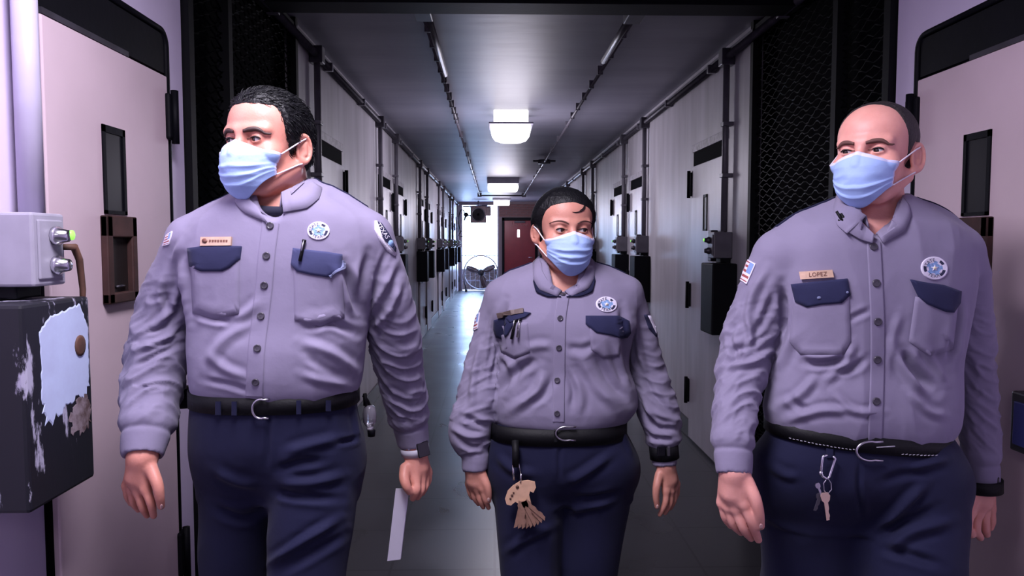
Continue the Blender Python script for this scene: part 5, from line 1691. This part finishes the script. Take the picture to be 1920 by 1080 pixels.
f1 = patch('pocket_flap', m['sh'], [(353, 466), (380, 462), (420, 461), (454, 462), (451, 486), (431, 503), (418, 509), (378, 509), (357, 500)], M_flap, sh, org, .0055, bulge=.002)
f1['label'] = 'navy pocket flap under the name plate'
button(m, (400, 497), 5)
f2 = patch('pocket_flap', m['sh'], [(549, 465), (582, 469), (612, 472), (642, 477), (641, 505), (615, 520), (582, 515), (556, 509), (545, 496)], M_flapfaded, sh, org, .0055, bulge=.002)
f2['label'] = 'faded navy pocket flap holding a pen'
strip('worn_edge', m, [(616, 519), (630, 511), (640, 503), (642, 488)], 5, M_flapedge, .0075)
np1 = quadpatch('name_plate', m['sh'], [(380, 446), (436, 445), (435, 461), (379, 462)], 6, 2, M_brass, sh, org, .007)
np1['label'] = 'brass name plate above the pocket'
patch('emblem', m['sh'], [(388 + 5 * math.cos(a), 453 + 4.5 * math.sin(a)) for a in np.linspace(0, 6.28, 10, endpoint=False)], M_plateink, np1, org, .0082, 1, 10)
for k in range(7):
    quadpatch('plate_mark', m['sh'], [(396 + k * 5, 451), (399.5 + k * 5, 451), (399 + k * 5, 455), (396 + k * 5, 455)], 1, 1, M_plateink, np1, org, .0078)
seal(m, (597, 433), 21, 17)
pt = patch('shoulder_patch', m['sh'], [(702, 414), (714, 418), (728, 438), (742, 466), (740, 478), (726, 468), (712, 448), (703, 430)], [M_thread_n, M_thread_w, M_thread_b], sh, org, .003, 5, 40, matfn=lambda r, a: 0)
patch('patch_border', m['sh'], [(702, 414), (706, 414), (708, 432), (718, 450), (730, 466), (741, 474), (740, 480), (726, 471), (711, 450), (702, 430)], M_thread_w, pt, org, .0042, 2, 30)
textpatch('lettering', m['sh'], 'TEXAS', (716, 434), 11, M_thread_w, pt, org, .0045, rot=math.radians(56))
patch('emblem', m['sh'], [(731 + 5 * math.cos(a), 457 + 7 * math.sin(a)) for a in np.linspace(0, 6.28, 12, endpoint=False)], M_thread_b, pt, org, .0042, 1, 12)
flag(m, [(313, 441), (324, 434), (318, 458), (306, 462)])
epaulet(m, (592, 356), (692, 402), .035); epaulet(m, (452, 370), (362, 408), .04)
buckle(m, (489, 767), 16, 18)
for x in (410, 440, 560, 615): strip('belt_loop', m, [(x, 752 if x < 500 else 750), (x, 785)], 9, M_navy, .004, 'bh', 'trousers')

# wrist watch on the paper hand
A = P(774, 826, m['D'] + .178); Bq = P(779, 858, m['D'] + .182); ax = (Bq - A) / np.linalg.norm(Bq - A)
wc = P(778, 843, m['D'] + .18)


def band(name, c, ax, r, hw, mt, parent, org, thick=.003, sq=1.0):
    ax = ax / np.linalg.norm(ax); a = np.cross(ax, [0, 1.0, 0]); a /= np.linalg.norm(a); b = np.cross(ax, a); V = []; n = 40
    for h, rr in ((-hw, r), (-hw, r + thick), (hw, r + thick), (hw, r)):
        for k in range(n):
            w = 2 * math.pi * k / n; V.append(c + ax * h + (a * math.cos(w) + b * math.sin(w) * sq) * rr - org)
    F = [(i * n + k, i * n + (k + 1) % n, ((i + 1) % 4) * n + (k + 1) % n, ((i + 1) % 4) * n + k) for i in range(4) for k in range(n)]
    return MB().add(V, F, 0, True).build(name, mt, parent), a, b


wb, a_, b_ = band('wrist_watch', wc, ax, 25 * (m['D'] + .18) / FPX, .010, M_strapgrey, m['root'], org)
wb['label'] = 'smart watch with pale band and square black face'


def slab(name, c, ux, uz, n, hx, hz, d, mt, parent, org, bev=.003):
    bm = bmesh.new(); bmesh.ops.create_cube(bm, size=2)
    bmesh.ops.scale(bm, vec=(hx, hz, d), verts=bm.verts); bmesh.ops.bevel(bm, geom=bm.edges[:], offset=min(bev, d * .9), segments=2, profile=.5, affect='EDGES')
    bm.verts.index_update()
    V = [c + ux * v.co.x + uz * v.co.y + n * v.co.z - org for v in bm.verts]; F = [[v.index for v in f.verts] for f in bm.faces]; bm.free()
    return MB().add(V, F, 0, False).build(name, mt, parent)


fc = P(792, 842, m['D'] + .155); fn_ = np.array([.45, -.85, .1]); fn_ /= np.linalg.norm(fn_); uz = -ax - fn_ * (fn_ @ -ax); uz /= np.linalg.norm(uz); ux = np.cross(uz, fn_)
slab('watch_case', fc, ux, uz, fn_, .0175, .0205, .006, M_steel, wb, org, .004)
slab('watch_face', fc + fn_ * .005, ux, uz, fn_, .0165, .0195, .003, M_glassdark, wb, org, .002)


# ------------------------------------------------------------------ second officer
m, sh, org = woman, woman['shirt'], woman['org']
leaf('collar', sh, org, m['D'], [(1018, 500, .03), (1020, 515, -.02), (1032, 535, -.055), (1053, 549, -.09)], [(1011, 480, .04), (1012, 500, -.005), (1026, 526, -.055), (1053, 545, -.092)], [(999, 492, .045), (1000, 522, -.02), (1012, 543, -.075), (1045, 556, -.112)], M_shirt, sh=m['sh'], lift=.0045)
leaf('collar', sh, org, m['D'], [(1098, 500, .03), (1094, 515, -.02), (1082, 535, -.055), (1060, 549, -.09)], [(1104, 480, .04), (1102, 502, -.005), (1088, 527, -.055), (1059, 546, -.092)], [(1116, 492, .045), (1114, 520, -.02), (1103, 541, -.075), (1070, 556, -.112)], M_shirt, sh=m['sh'], lift=.0045)
leaf('collar_facing', sh, org, m['D'], [(1003, 515, -.0), (1006, 530, -.045), (1020, 546, -.08), (1046, 554, -.108)], [(1001, 520, -.01), (1004, 538, -.06), (1018, 550, -.088), (1050, 556, -.112)], [(1000, 528, -.02), (1006, 548, -.078), (1028, 557, -.102), (1052, 556, -.114)], M_navy, sh=m['sh'], lift=.0035)
leaf('collar_facing', sh, org, m['D'], [(1112, 513, -.0), (1109, 528, -.045), (1096, 544, -.08), (1068, 554, -.108)], [(1114, 518, -.01), (1112, 536, -.06), (1098, 550, -.088), (1064, 556, -.112)], [(1116, 526, -.02), (1110, 548, -.078), (1088, 556, -.102), (1062, 556, -.114)], M_navy, sh=m['sh'], lift=.0035)
strip('placket', m, [(1056, 556), (1050, 600), (1049, 652), (1048, 713), (1047, 790)], 22, M_shirt)
for c in ((1055, 553), (1050, 597), (1048, 652), (1045, 713), (1044, 775)): button(m, c, 5.2)
patch('pocket', m['sh'], [(930, 604), (990, 604), (994, 660), (965, 672), (940, 660)], M_shirt, sh, org, .0028)
patch('pocket', m['sh'], [(1105, 606), (1172, 612), (1160, 668), (1130, 672), (1108, 655)], M_shirt, sh, org, .0028)
f1 = patch('pocket_flap', m['sh'], [(927, 600), (945, 595), (967, 591), (964, 607), (953, 627), (942, 636), (931, 632), (926, 617)], M_flap, sh, org, .006)
f1['label'] = 'navy pocket flap folded back by pens'
patch('flap_corner', m['sh'], [(948, 595), (966, 589), (981, 585), (996, 587), (986, 595), (970, 600), (957, 606)], M_flap, f1, org, .0075)
patch('pocket_flap', m['sh'], [(1098, 592), (1130, 592), (1160, 592), (1179, 602), (1182, 625), (1175, 634), (1165, 635), (1145, 629), (1117, 624), (1098, 608)], M_flap, sh, org, .0055, bulge=.002)
n2 = quadpatch('name_plate', m['sh'], [(933, 587), (982, 579), (983, 588), (935, 595)], 6, 2, M_brassdark, sh, org, .010); n2['label'] = 'dark name plate above the folded flap'
seal(m, (1137, 571), 20, 14.5, .12)
flag(m, [(891, 592), (900, 586), (896, 616), (885, 622)])
pt = patch('shoulder_patch', m['sh'], [(1207, 590), (1216, 590), (1234, 626), (1230, 632), (1216, 616)], M_thread_n, sh, org, .003, 3, 24)
patch('patch_border', m['sh'], [(1213, 592), (1218, 592), (1236, 626), (1231, 630)], M_thread_w, pt, org, .004, 2, 16)
epaulet(m, (996, 505), (944, 522), .03); epaulet(m, (1118, 504), (1172, 522), .03)
buckle(m, (1062, 813), 20, 13)
strip('belt_keeper', m, [(1042, 800), (1042, 828)], 6, M_leather, .005, 'bh', 'belt')
wb, _, _ = band('wrist_watch', P(1245, 846, m['D'] + .006), P(1247, 873, m['D']) - P(1243, 832, m['D']), 25.5 * m['D'] / FPX, .020, M_leather, m['root'], org, .004); wb['label'] = 'black watch strapped over the shirt cuff'
fc = P(1240, 846, m['D'] - .040); slab('watch_face', fc, np.array([1., 0, 0]), np.array([0, 0, 1.]), np.array([0, -1., 0]), .013, .014, .005, M_glassdark, wb, org)
p0 = P(1254, 846, m['D'] - .036); slab('strap_buckle', p0, np.array([1., 0, 0]), np.array([0, 0, 1.]), np.array([0, -1., 0]), .005, .015, .003, M_darksteel, wb, org)

# ------------------------------------------------------------------ third officer
m, sh, org = man3, man3['shirt'], man3['org']
l1 = leaf('collar', sh, org, m['D'], [(1592, 378, .02), (1590, 385, -.01), (1606, 405, -.06), (1630, 428, -.10)], [(1584, 354, .035), (1586, 370, -.015), (1602, 390, -.055), (1624, 405, -.09)], [(1568, 368, .035), (1562, 394, -.03), (1570, 422, -.08), (1588, 438, -.12)], M_shirt, sh=m['sh'], lift=.0045)
leaf('collar', sh, org, m['D'], [(1684, 392, .02), (1682, 402, -.01), (1668, 422, -.055), (1644, 440, -.10)], [(1692, 370, .035), (1690, 386, -.01), (1672, 412, -.055), (1643, 438, -.10)], [(1704, 384, .035), (1708, 404, -.03), (1696, 434, -.08), (1656, 456, -.125)], M_shirt, sh=m['sh'], lift=.0045)
leaf('collar_band', sh, org, m['D'], [(1600, 405, -.05), (1612, 425, -.085), (1636, 446, -.115)], [(1604, 402, -.06), (1618, 420, -.09), (1638, 440, -.118)], [(1592, 436, -.115), (1612, 448, -.122), (1636, 456, -.128)], M_shirt, sh=m['sh'], lift=.004)
q = MB()
for dx in (-4, 4):
    p0 = P(1577 + dx, 409 + dx * .5, m['D'] - .082)
    q.tube([p0 + [-.006, 0, .013] - org, p0 + [.006, -.010, -.013] - org], .0032, 6)
for dz in (-6, 6):
    p0 = P(1577, 409 + dz, m['D'] - .083 - dz * .001); q.tube([p0 + [-.007, .001, .003] - org, p0 + [.007, -.001, -.003] - org], .0022, 6)
q.build('rank_pin', M_leather, sh)
strip('placket', m, [(1638, 456), (1642, 531), (1645, 603), (1645, 674), (1643, 752), (1640, 832)], 26, M_shirt)
for c in ((1637, 463), (1642, 531), (1645, 603), (1644, 674), (1642, 752)): button(m, c, 7)
patch('pocket', m['sh'], [(1488, 556), (1592, 545), (1595, 640), (1582, 664), (1500, 664), (1480, 640)], M_shirt, sh, org, .003)
patch('pocket', m['sh'], [(1716, 556), (1795, 572), (1786, 655), (1742, 668), (1704, 640)], M_shirt, sh, org, .003)
f1 = patch('pocket_flap', m['sh'], [(1483, 533), (1536, 527), (1589, 522), (1595, 553), (1579, 568), (1540, 571), (1513, 576), (1491, 566)], M_flap, sh, org, .006, bulge=.002); f1['label'] = 'navy pocket flap under the brass name plate'
patch('worn_spot', m['sh'], [(1536 + 4 * math.cos(a), 558 + 3 * math.sin(a)) for a in np.linspace(0, 6.28, 8, endpoint=False)], M_flapedge, f1, org, .0085, 1, 8)
patch('worn_spot', m['sh'], [(1588 + 2.5 * math.cos(a), 548 + 2.5 * math.sin(a)) for a in np.linspace(0, 6.28, 8, endpoint=False)], M_flapedge, f1, org, .0082, 1, 8)
patch('pocket_flap', m['sh'], [(1706, 524), (1730, 529), (1766, 534), (1800, 546), (1798, 568), (1786, 586), (1772, 585), (1736, 570), (1722, 558)], M_flap, sh, org, .006, bulge=.002)
n3 = quadpatch('name_plate', m['sh'], [(1501, 510), (1560, 506), (1563, 520), (1503, 524)], 6, 2, M_brass, sh, org, .0085); n3['label'] = 'brass name plate above the pocket'
textpatch('lettering', m['sh'], 'LOPEZ', (1534, 515), 11, M_plateink, n3, org, .0095, rot=math.radians(-4))
seal(m, (1751, 503), 25, 21.5, .2)
flag(m, [(1398, 484), (1418, 495), (1401, 533), (1380, 520)])
epaulet(m, (1560, 392), (1452, 440), .03); epaulet(m, (1712, 394), (1812, 446), .03)
buckle(m, (1632, 846), 26, 18)
q = MB()
for y in (838, 856):
    a, b = m['bh'].at(1642, y, .004), m['bh'].at(1676, y - 2, .004)
    if a is not None and b is not None: q.tube([a[0] - org, b[0] - org], .0014, 6)
if q.v: q.build('buckle_stitching', M_strapgrey, m['belt'])
q = MB()
for x in list(range(1480, 1600, 7)) + list(range(1690, 1756, 7)):
    for y in range(870, 780, -1):
        h = m['bh'].at(x, y)
        if h is not None and abs(h[0][1] - m['D']) < .2:
            a, b = m['bh'].at(x, y - 4, .0015), m['bh'].at(x + 4, y - 4 + (1 if x < 1600 else -1), .0015)
            if a is not None and b is not None: q.tube([a[0] - org, b[0] - org], .0009, 4)
            break
if q.v: q.build('stitching', M_strapgrey, m['belt'], kind='stuff')
wb, _, _ = band('wrist_watch', P(1840, 908, m['D'] + .10), np.array([.05, 0, -1.0]), 33 * (m['D'] + .1) / FPX, .016, M_leather, m['root'], org, .005); wb['label'] = 'black watch band at the shirt cuff'
fc = P(1868, 905, m['D'] + .075); slab('watch_face', fc, np.array([.6, .8, 0]), np.array([0, 0, 1.]), np.array([.8, -.6, 0]), .017, .019, .007, M_glassdark, wb, org)

# ------------------------------------------------------------------ things carried
# folded papers
D = man1['D']; t = empty('folded_papers', P(757, 918, D + .13), 'folded white papers held in the hand of the man looking aside', 'papers')
o = np.array(t.location); Yp = D + .13
for k in range(4):
    c = [(742 + k * 1.5, 916), (766 + k * .5, 916), (751 + k * .4, 1049 - k), (726 + k * 2, 1052 - k * 2)]
    V = [P(x, y, Yp + k * .004 + (.03 if i in (1, 2) else 0)) - o for i, (x, y) in enumerate(c)]
    W = [v + np.array([0, .0012, 0]) for v in V]
    MB().add(V + W, [(0, 1, 2, 3), (7, 6, 5, 4), (0, 4, 5, 1), (1, 5, 6, 2), (2, 6, 7, 3), (3, 7, 4, 0)]).build('sheet', M_paper, t)


def pen(c0, c1, who, label, mt, r=3.0):
    a, b = who['sh'].at(*c0, .006), who['sh'].at(*c1, .010)
    if a is None or b is None: return
    o = a[0]; t = empty('pen', o, label, 'pen'); d = b[0] - a[0]; rr = r * who['D'] / FPX
    MB().tube([np.zeros(3), d], rr, 10).build('barrel', mt, t)
    MB().tube([-d * .04, d * .06], rr * 1.25, 10).build('cap', M_leather, t)
    n = a[1]; MB().tube([d * .02 + n * rr * 1.8, d * .5 + n * rr * 1.9, d * .52 + n * rr * 1.1], rr * .35, 6).build('clip', M_steel, t)


pen((571, 452), (563, 490), man1, 'dark pen with steel clip in the faded pocket flap of the man with papers', M_leather)
pen((968, 601), (962, 634), woman, 'dark pen in the pocket of the woman, nearer her sleeve', M_leather, 2.6)
pen((976, 600), (973, 631), woman, 'steel pen in the pocket of the woman, nearer her shirt buttons', M_steel, 2.6)

# pouch at the first officer's belt, bottle on the other side
c = P(352, 744, D + .15); t = empty('belt_pouch', c - [0, 0, .03], 'black pouch on the belt of the man looking aside, beside his sleeve', 'pouch')
slab('case', c, np.array([1., .3, 0]) / 1.044, np.array([-.25, 0, 1.]) / 1.03, np.array([.3, -1., 0]) / 1.044, .030, .028, .022, M_leather, t, np.array(t.location), .008)
slab('flap', c + [.0, -.02, .014], np.array([1., .3, 0]) / 1.044, np.array([-.25, 0, 1.]) / 1.03, np.array([.3, -1., 0]) / 1.044, .031, .012, .006, M_black, t, np.array(t.location), .003)
slab('red_tab', P(331, 739, D + .118), np.array([1., 0, 0]), np.array([.5, 0, 1.]) / 1.118, np.array([0, -1., 0]), .003, .007, .003, M_flagred, t, np.array(t.location), .001)
c = P(693, 782, D + .06); t = empty('hip_bottle', c, 'small clear bottle with black cap hanging upside down at the hip', 'bottle')
M_clear = mat('cloudy_plastic', (.45, .43, .50), .12); M_clear.node_tree.nodes['Principled BSDF'].inputs['Transmission Weight'].default_value = .6
MB().lathe([(.008, .03), (.014, .024), (.017, .01), (.016, -.012), (.010, -.022)], (0, 0, 0), 'z', 18).build('bottle_body', M_clear, t)
MB().lathe([(.0085, -.021), (.0085, -.031)], (0, 0, 0), 'z', 16).build('collar', M_white, t)
MB().lathe([(.009, -.031), (.010, -.034), (.009, -.048)], (.004, 0, 0), 'z', 16).build('cap', M_black, t)
MB().tube([(0, 0, .03), (-.004, -.004, .042), (-.010, -.006, .050), (-.014, -.006, .056)], .004, 8).tube([(-.010, -.006, .060), (-.009, -.006, .03)], .005, 8).build('clip', M_leather, t)

# key tag and fan of keys at the second officer's belt
D = woman['D']; Yk = woman['th'].at(980, 930)[0][1] - .034; Yb = woman['bh'].at(966, 815)[0][1] - .008 if woman['bh'].at(966, 815) else D - .14; Yb -= .012
t = empty('key_bunch', P(985, 935, Yk), 'fan of brass keys on a tan tag swinging from the belt of the woman', 'keys'); o = np.array(t.location)
M_tan = mat('tan_tag', (.62, .38, .25), .5, noise=.12, nscale=40); M_keyb = mat('brass_key', (.42, .24, .17), .38, metal=.45, noise=.15, nscale=50)
ul = [(947, 936), (952, 921), (962, 911), (975, 903), (990, 901), (1003, 904), (1005, 914), (1000, 924), (994, 921), (992, 928), (996, 944), (985, 956), (973, 955), (972, 944), (966, 941), (958, 948), (950, 946)]
n = len(ul); V = [P(x, y, Yk) - o for x, y in ul]; W = [v + [0, .006, 0] for v in V]
bm = bmesh.new(); vs = [bm.verts.new(v) for v in V]; f = bm.faces.new(vs); ex = bmesh.ops.extrude_face_region(bm, geom=[f])
for g_ in ex['geom']:
    if isinstance(g_, bmesh.types.BMVert): g_.co.y += .006
bmesh.ops.triangulate(bm, faces=bm.faces[:]); bm.verts.index_update()
MB().add([v.co for v in bm.verts], [[v.index for v in f.verts] for f in bm.faces]).build('tag', M_tan, t); bm.free()
for x, y, r in ((970, 913, 3.2), (960, 929, 2.4), (957, 935, 2.0), (963, 924, 1.8)):
    p0 = P(x, y, Yk - .0008) - o; MB().lathe([(r * Yk / FPX, -.0012), (r * Yk / FPX, .0012)], p0, 'y', 12).build('stamp', M_brown, t)
for k in range(9):
    f = k / 8; a = math.radians(103 - 62 * f); L = 1.0
    st = np.array([984 - 6 * (1 - f), 940]); d = np.array([math.cos(a), math.sin(a)]); nn = np.array([-d[1], d[0]]); Yj = Yk - .004 - .0035 * (k % 3)
    w0, w1, w2 = 5.5, 3.4, 3.0; ln = 52
    pl = [st + nn * w0, st + d * 10 + nn * w0, st + d * 14 + nn * w1, st + d * ln + nn * w2]
    for j in range(4): pl += [st + d * (ln - 4 - j * 8) - nn * (w2 + (1.6 if j % 2 else 0)), st + d * (ln - 8 - j * 8) - nn * (w2 + (1.6 if j % 2 else 0))]
    pl += [st + d * 14 - nn * w1, st + d * 10 - nn * w0, st - nn * w0]
    V = [P(x, y, Yj) - o for x, y in pl]; W = [v + [0, .0022, 0] for v in V]; n = len(V)
    MB().add(V + W, [tuple(range(n)), tuple(range(2 * n - 1, n - 1, -1))] + [(i, (i + 1) % n, n + (i + 1) % n, n + i) for i in range(n)]).build('key', M_keyb, t)
MB().tube([P(966, 826, Yb) - o, P(967, 850, Yk - .004) - o, P(967, 874, Yk) - o], .010, 8).build('strap', M_leather, t)
q = MB(); q.tube([P(962, 872, Yk) - o, P(963, 900, Yk) - o], .0032, 8).tube([P(977, 888, Yk) - o, P(976, 905, Yk) - o], .0025, 8).tube([P(972, 864, Yk) - o, P(974, 876, Yk) - o, P(977, 890, Yk) - o], .0018, 6)
q.build('clip', M_chrome, t)

# carabiner and keys at the third officer's belt
D = man3['D']; Yk = man3['th'].at(1550, 900)[0][1] - .014
t = empty('carabiner_keys', P(1548, 880, Yk), 'silver carabiner with hanging keys on the belt loop of the man with receding hair', 'keys'); o = np.array(t.location)
ring = [(1551, 853), (1543, 856), (1541, 868), (1539, 885), (1542, 893), (1550, 898), (1555, 894), (1562, 872), (1566, 860), (1562, 855)]
pp = [P(x, y, Yk) - o for x, y in ring]
MB().tube(pp, .0030, 8).build('carabiner', M_chrome, t)
MB().lathe([(.004, -.004), (.0045, 0), (.004, .004)], P(1539, 887, Yk) - o, 'z', 10).build('gate_sleeve', M_chrome, t)
strip('belt_loop', man3, [(1555, 832), (1556, 858)], 13, M_navy, .005, 'th', 'trousers')
MB().tube([P(1552, 896, Yk) - o, P(1558, 906, Yk) - o, P(1559, 918, Yk) - o, P(1552, 926, Yk) - o, P(1545, 920, Yk) - o, P(1544, 906, Yk) - o], .0013, 6, closed=True).build('split_ring', M_steel, t)


def key(name, st, en, wb, m, Yj, t, o):
    st, en = np.array(st, float), np.array(en, float); L = np.linalg.norm(en - st); d = (en - st) / L; nn = np.array([-d[1], d[0]])
    pl = [st + nn * wb * .6, st + d * L * .12 + nn * wb, st + d * L * .28 + nn * wb * .8, st + d * L * .36 + nn * wb * .38, st + d * L + nn * wb * .3]
    for j in range(4): pl += [st + d * L * (.98 - j * .13) - nn * wb * (.3 + (.14 if j % 2 else 0)), st + d * L * (.92 - j * .13) - nn * wb * (.3 + (.14 if j % 2 else 0))]
    pl += [st + d * L * .36 - nn * wb * .38, st + d * L * .28 - nn * wb * .8, st + d * L * .12 - nn * wb, st - nn * wb * .6]
    V = [P(x, y, Yj) - o for x, y in pl]; W = [v + [0, .002, 0] for v in V]; n = len(V)
    return MB().add(V + W, [tuple(range(n)), tuple(range(2 * n - 1, n - 1, -1))] + [(i, (i + 1) % n, n + (i + 1) % n, n + i) for i in range(n)]).build(name, m, t)


M_keyp = mat('pale_brass_key', (.66, .46, .38), .32, metal=.5)
key('key', (1547, 924), (1553, 976), 9, M_keyp, Yk - .004, t, o)
k2 = key('key', (1540, 926), (1528, 958), 8, M_darksteel, Yk, t, o); k2['label'] = 'dark steel key'
key('key', (1532, 906), (1542, 934), 5, M_steel, Yk - .002, t, o)
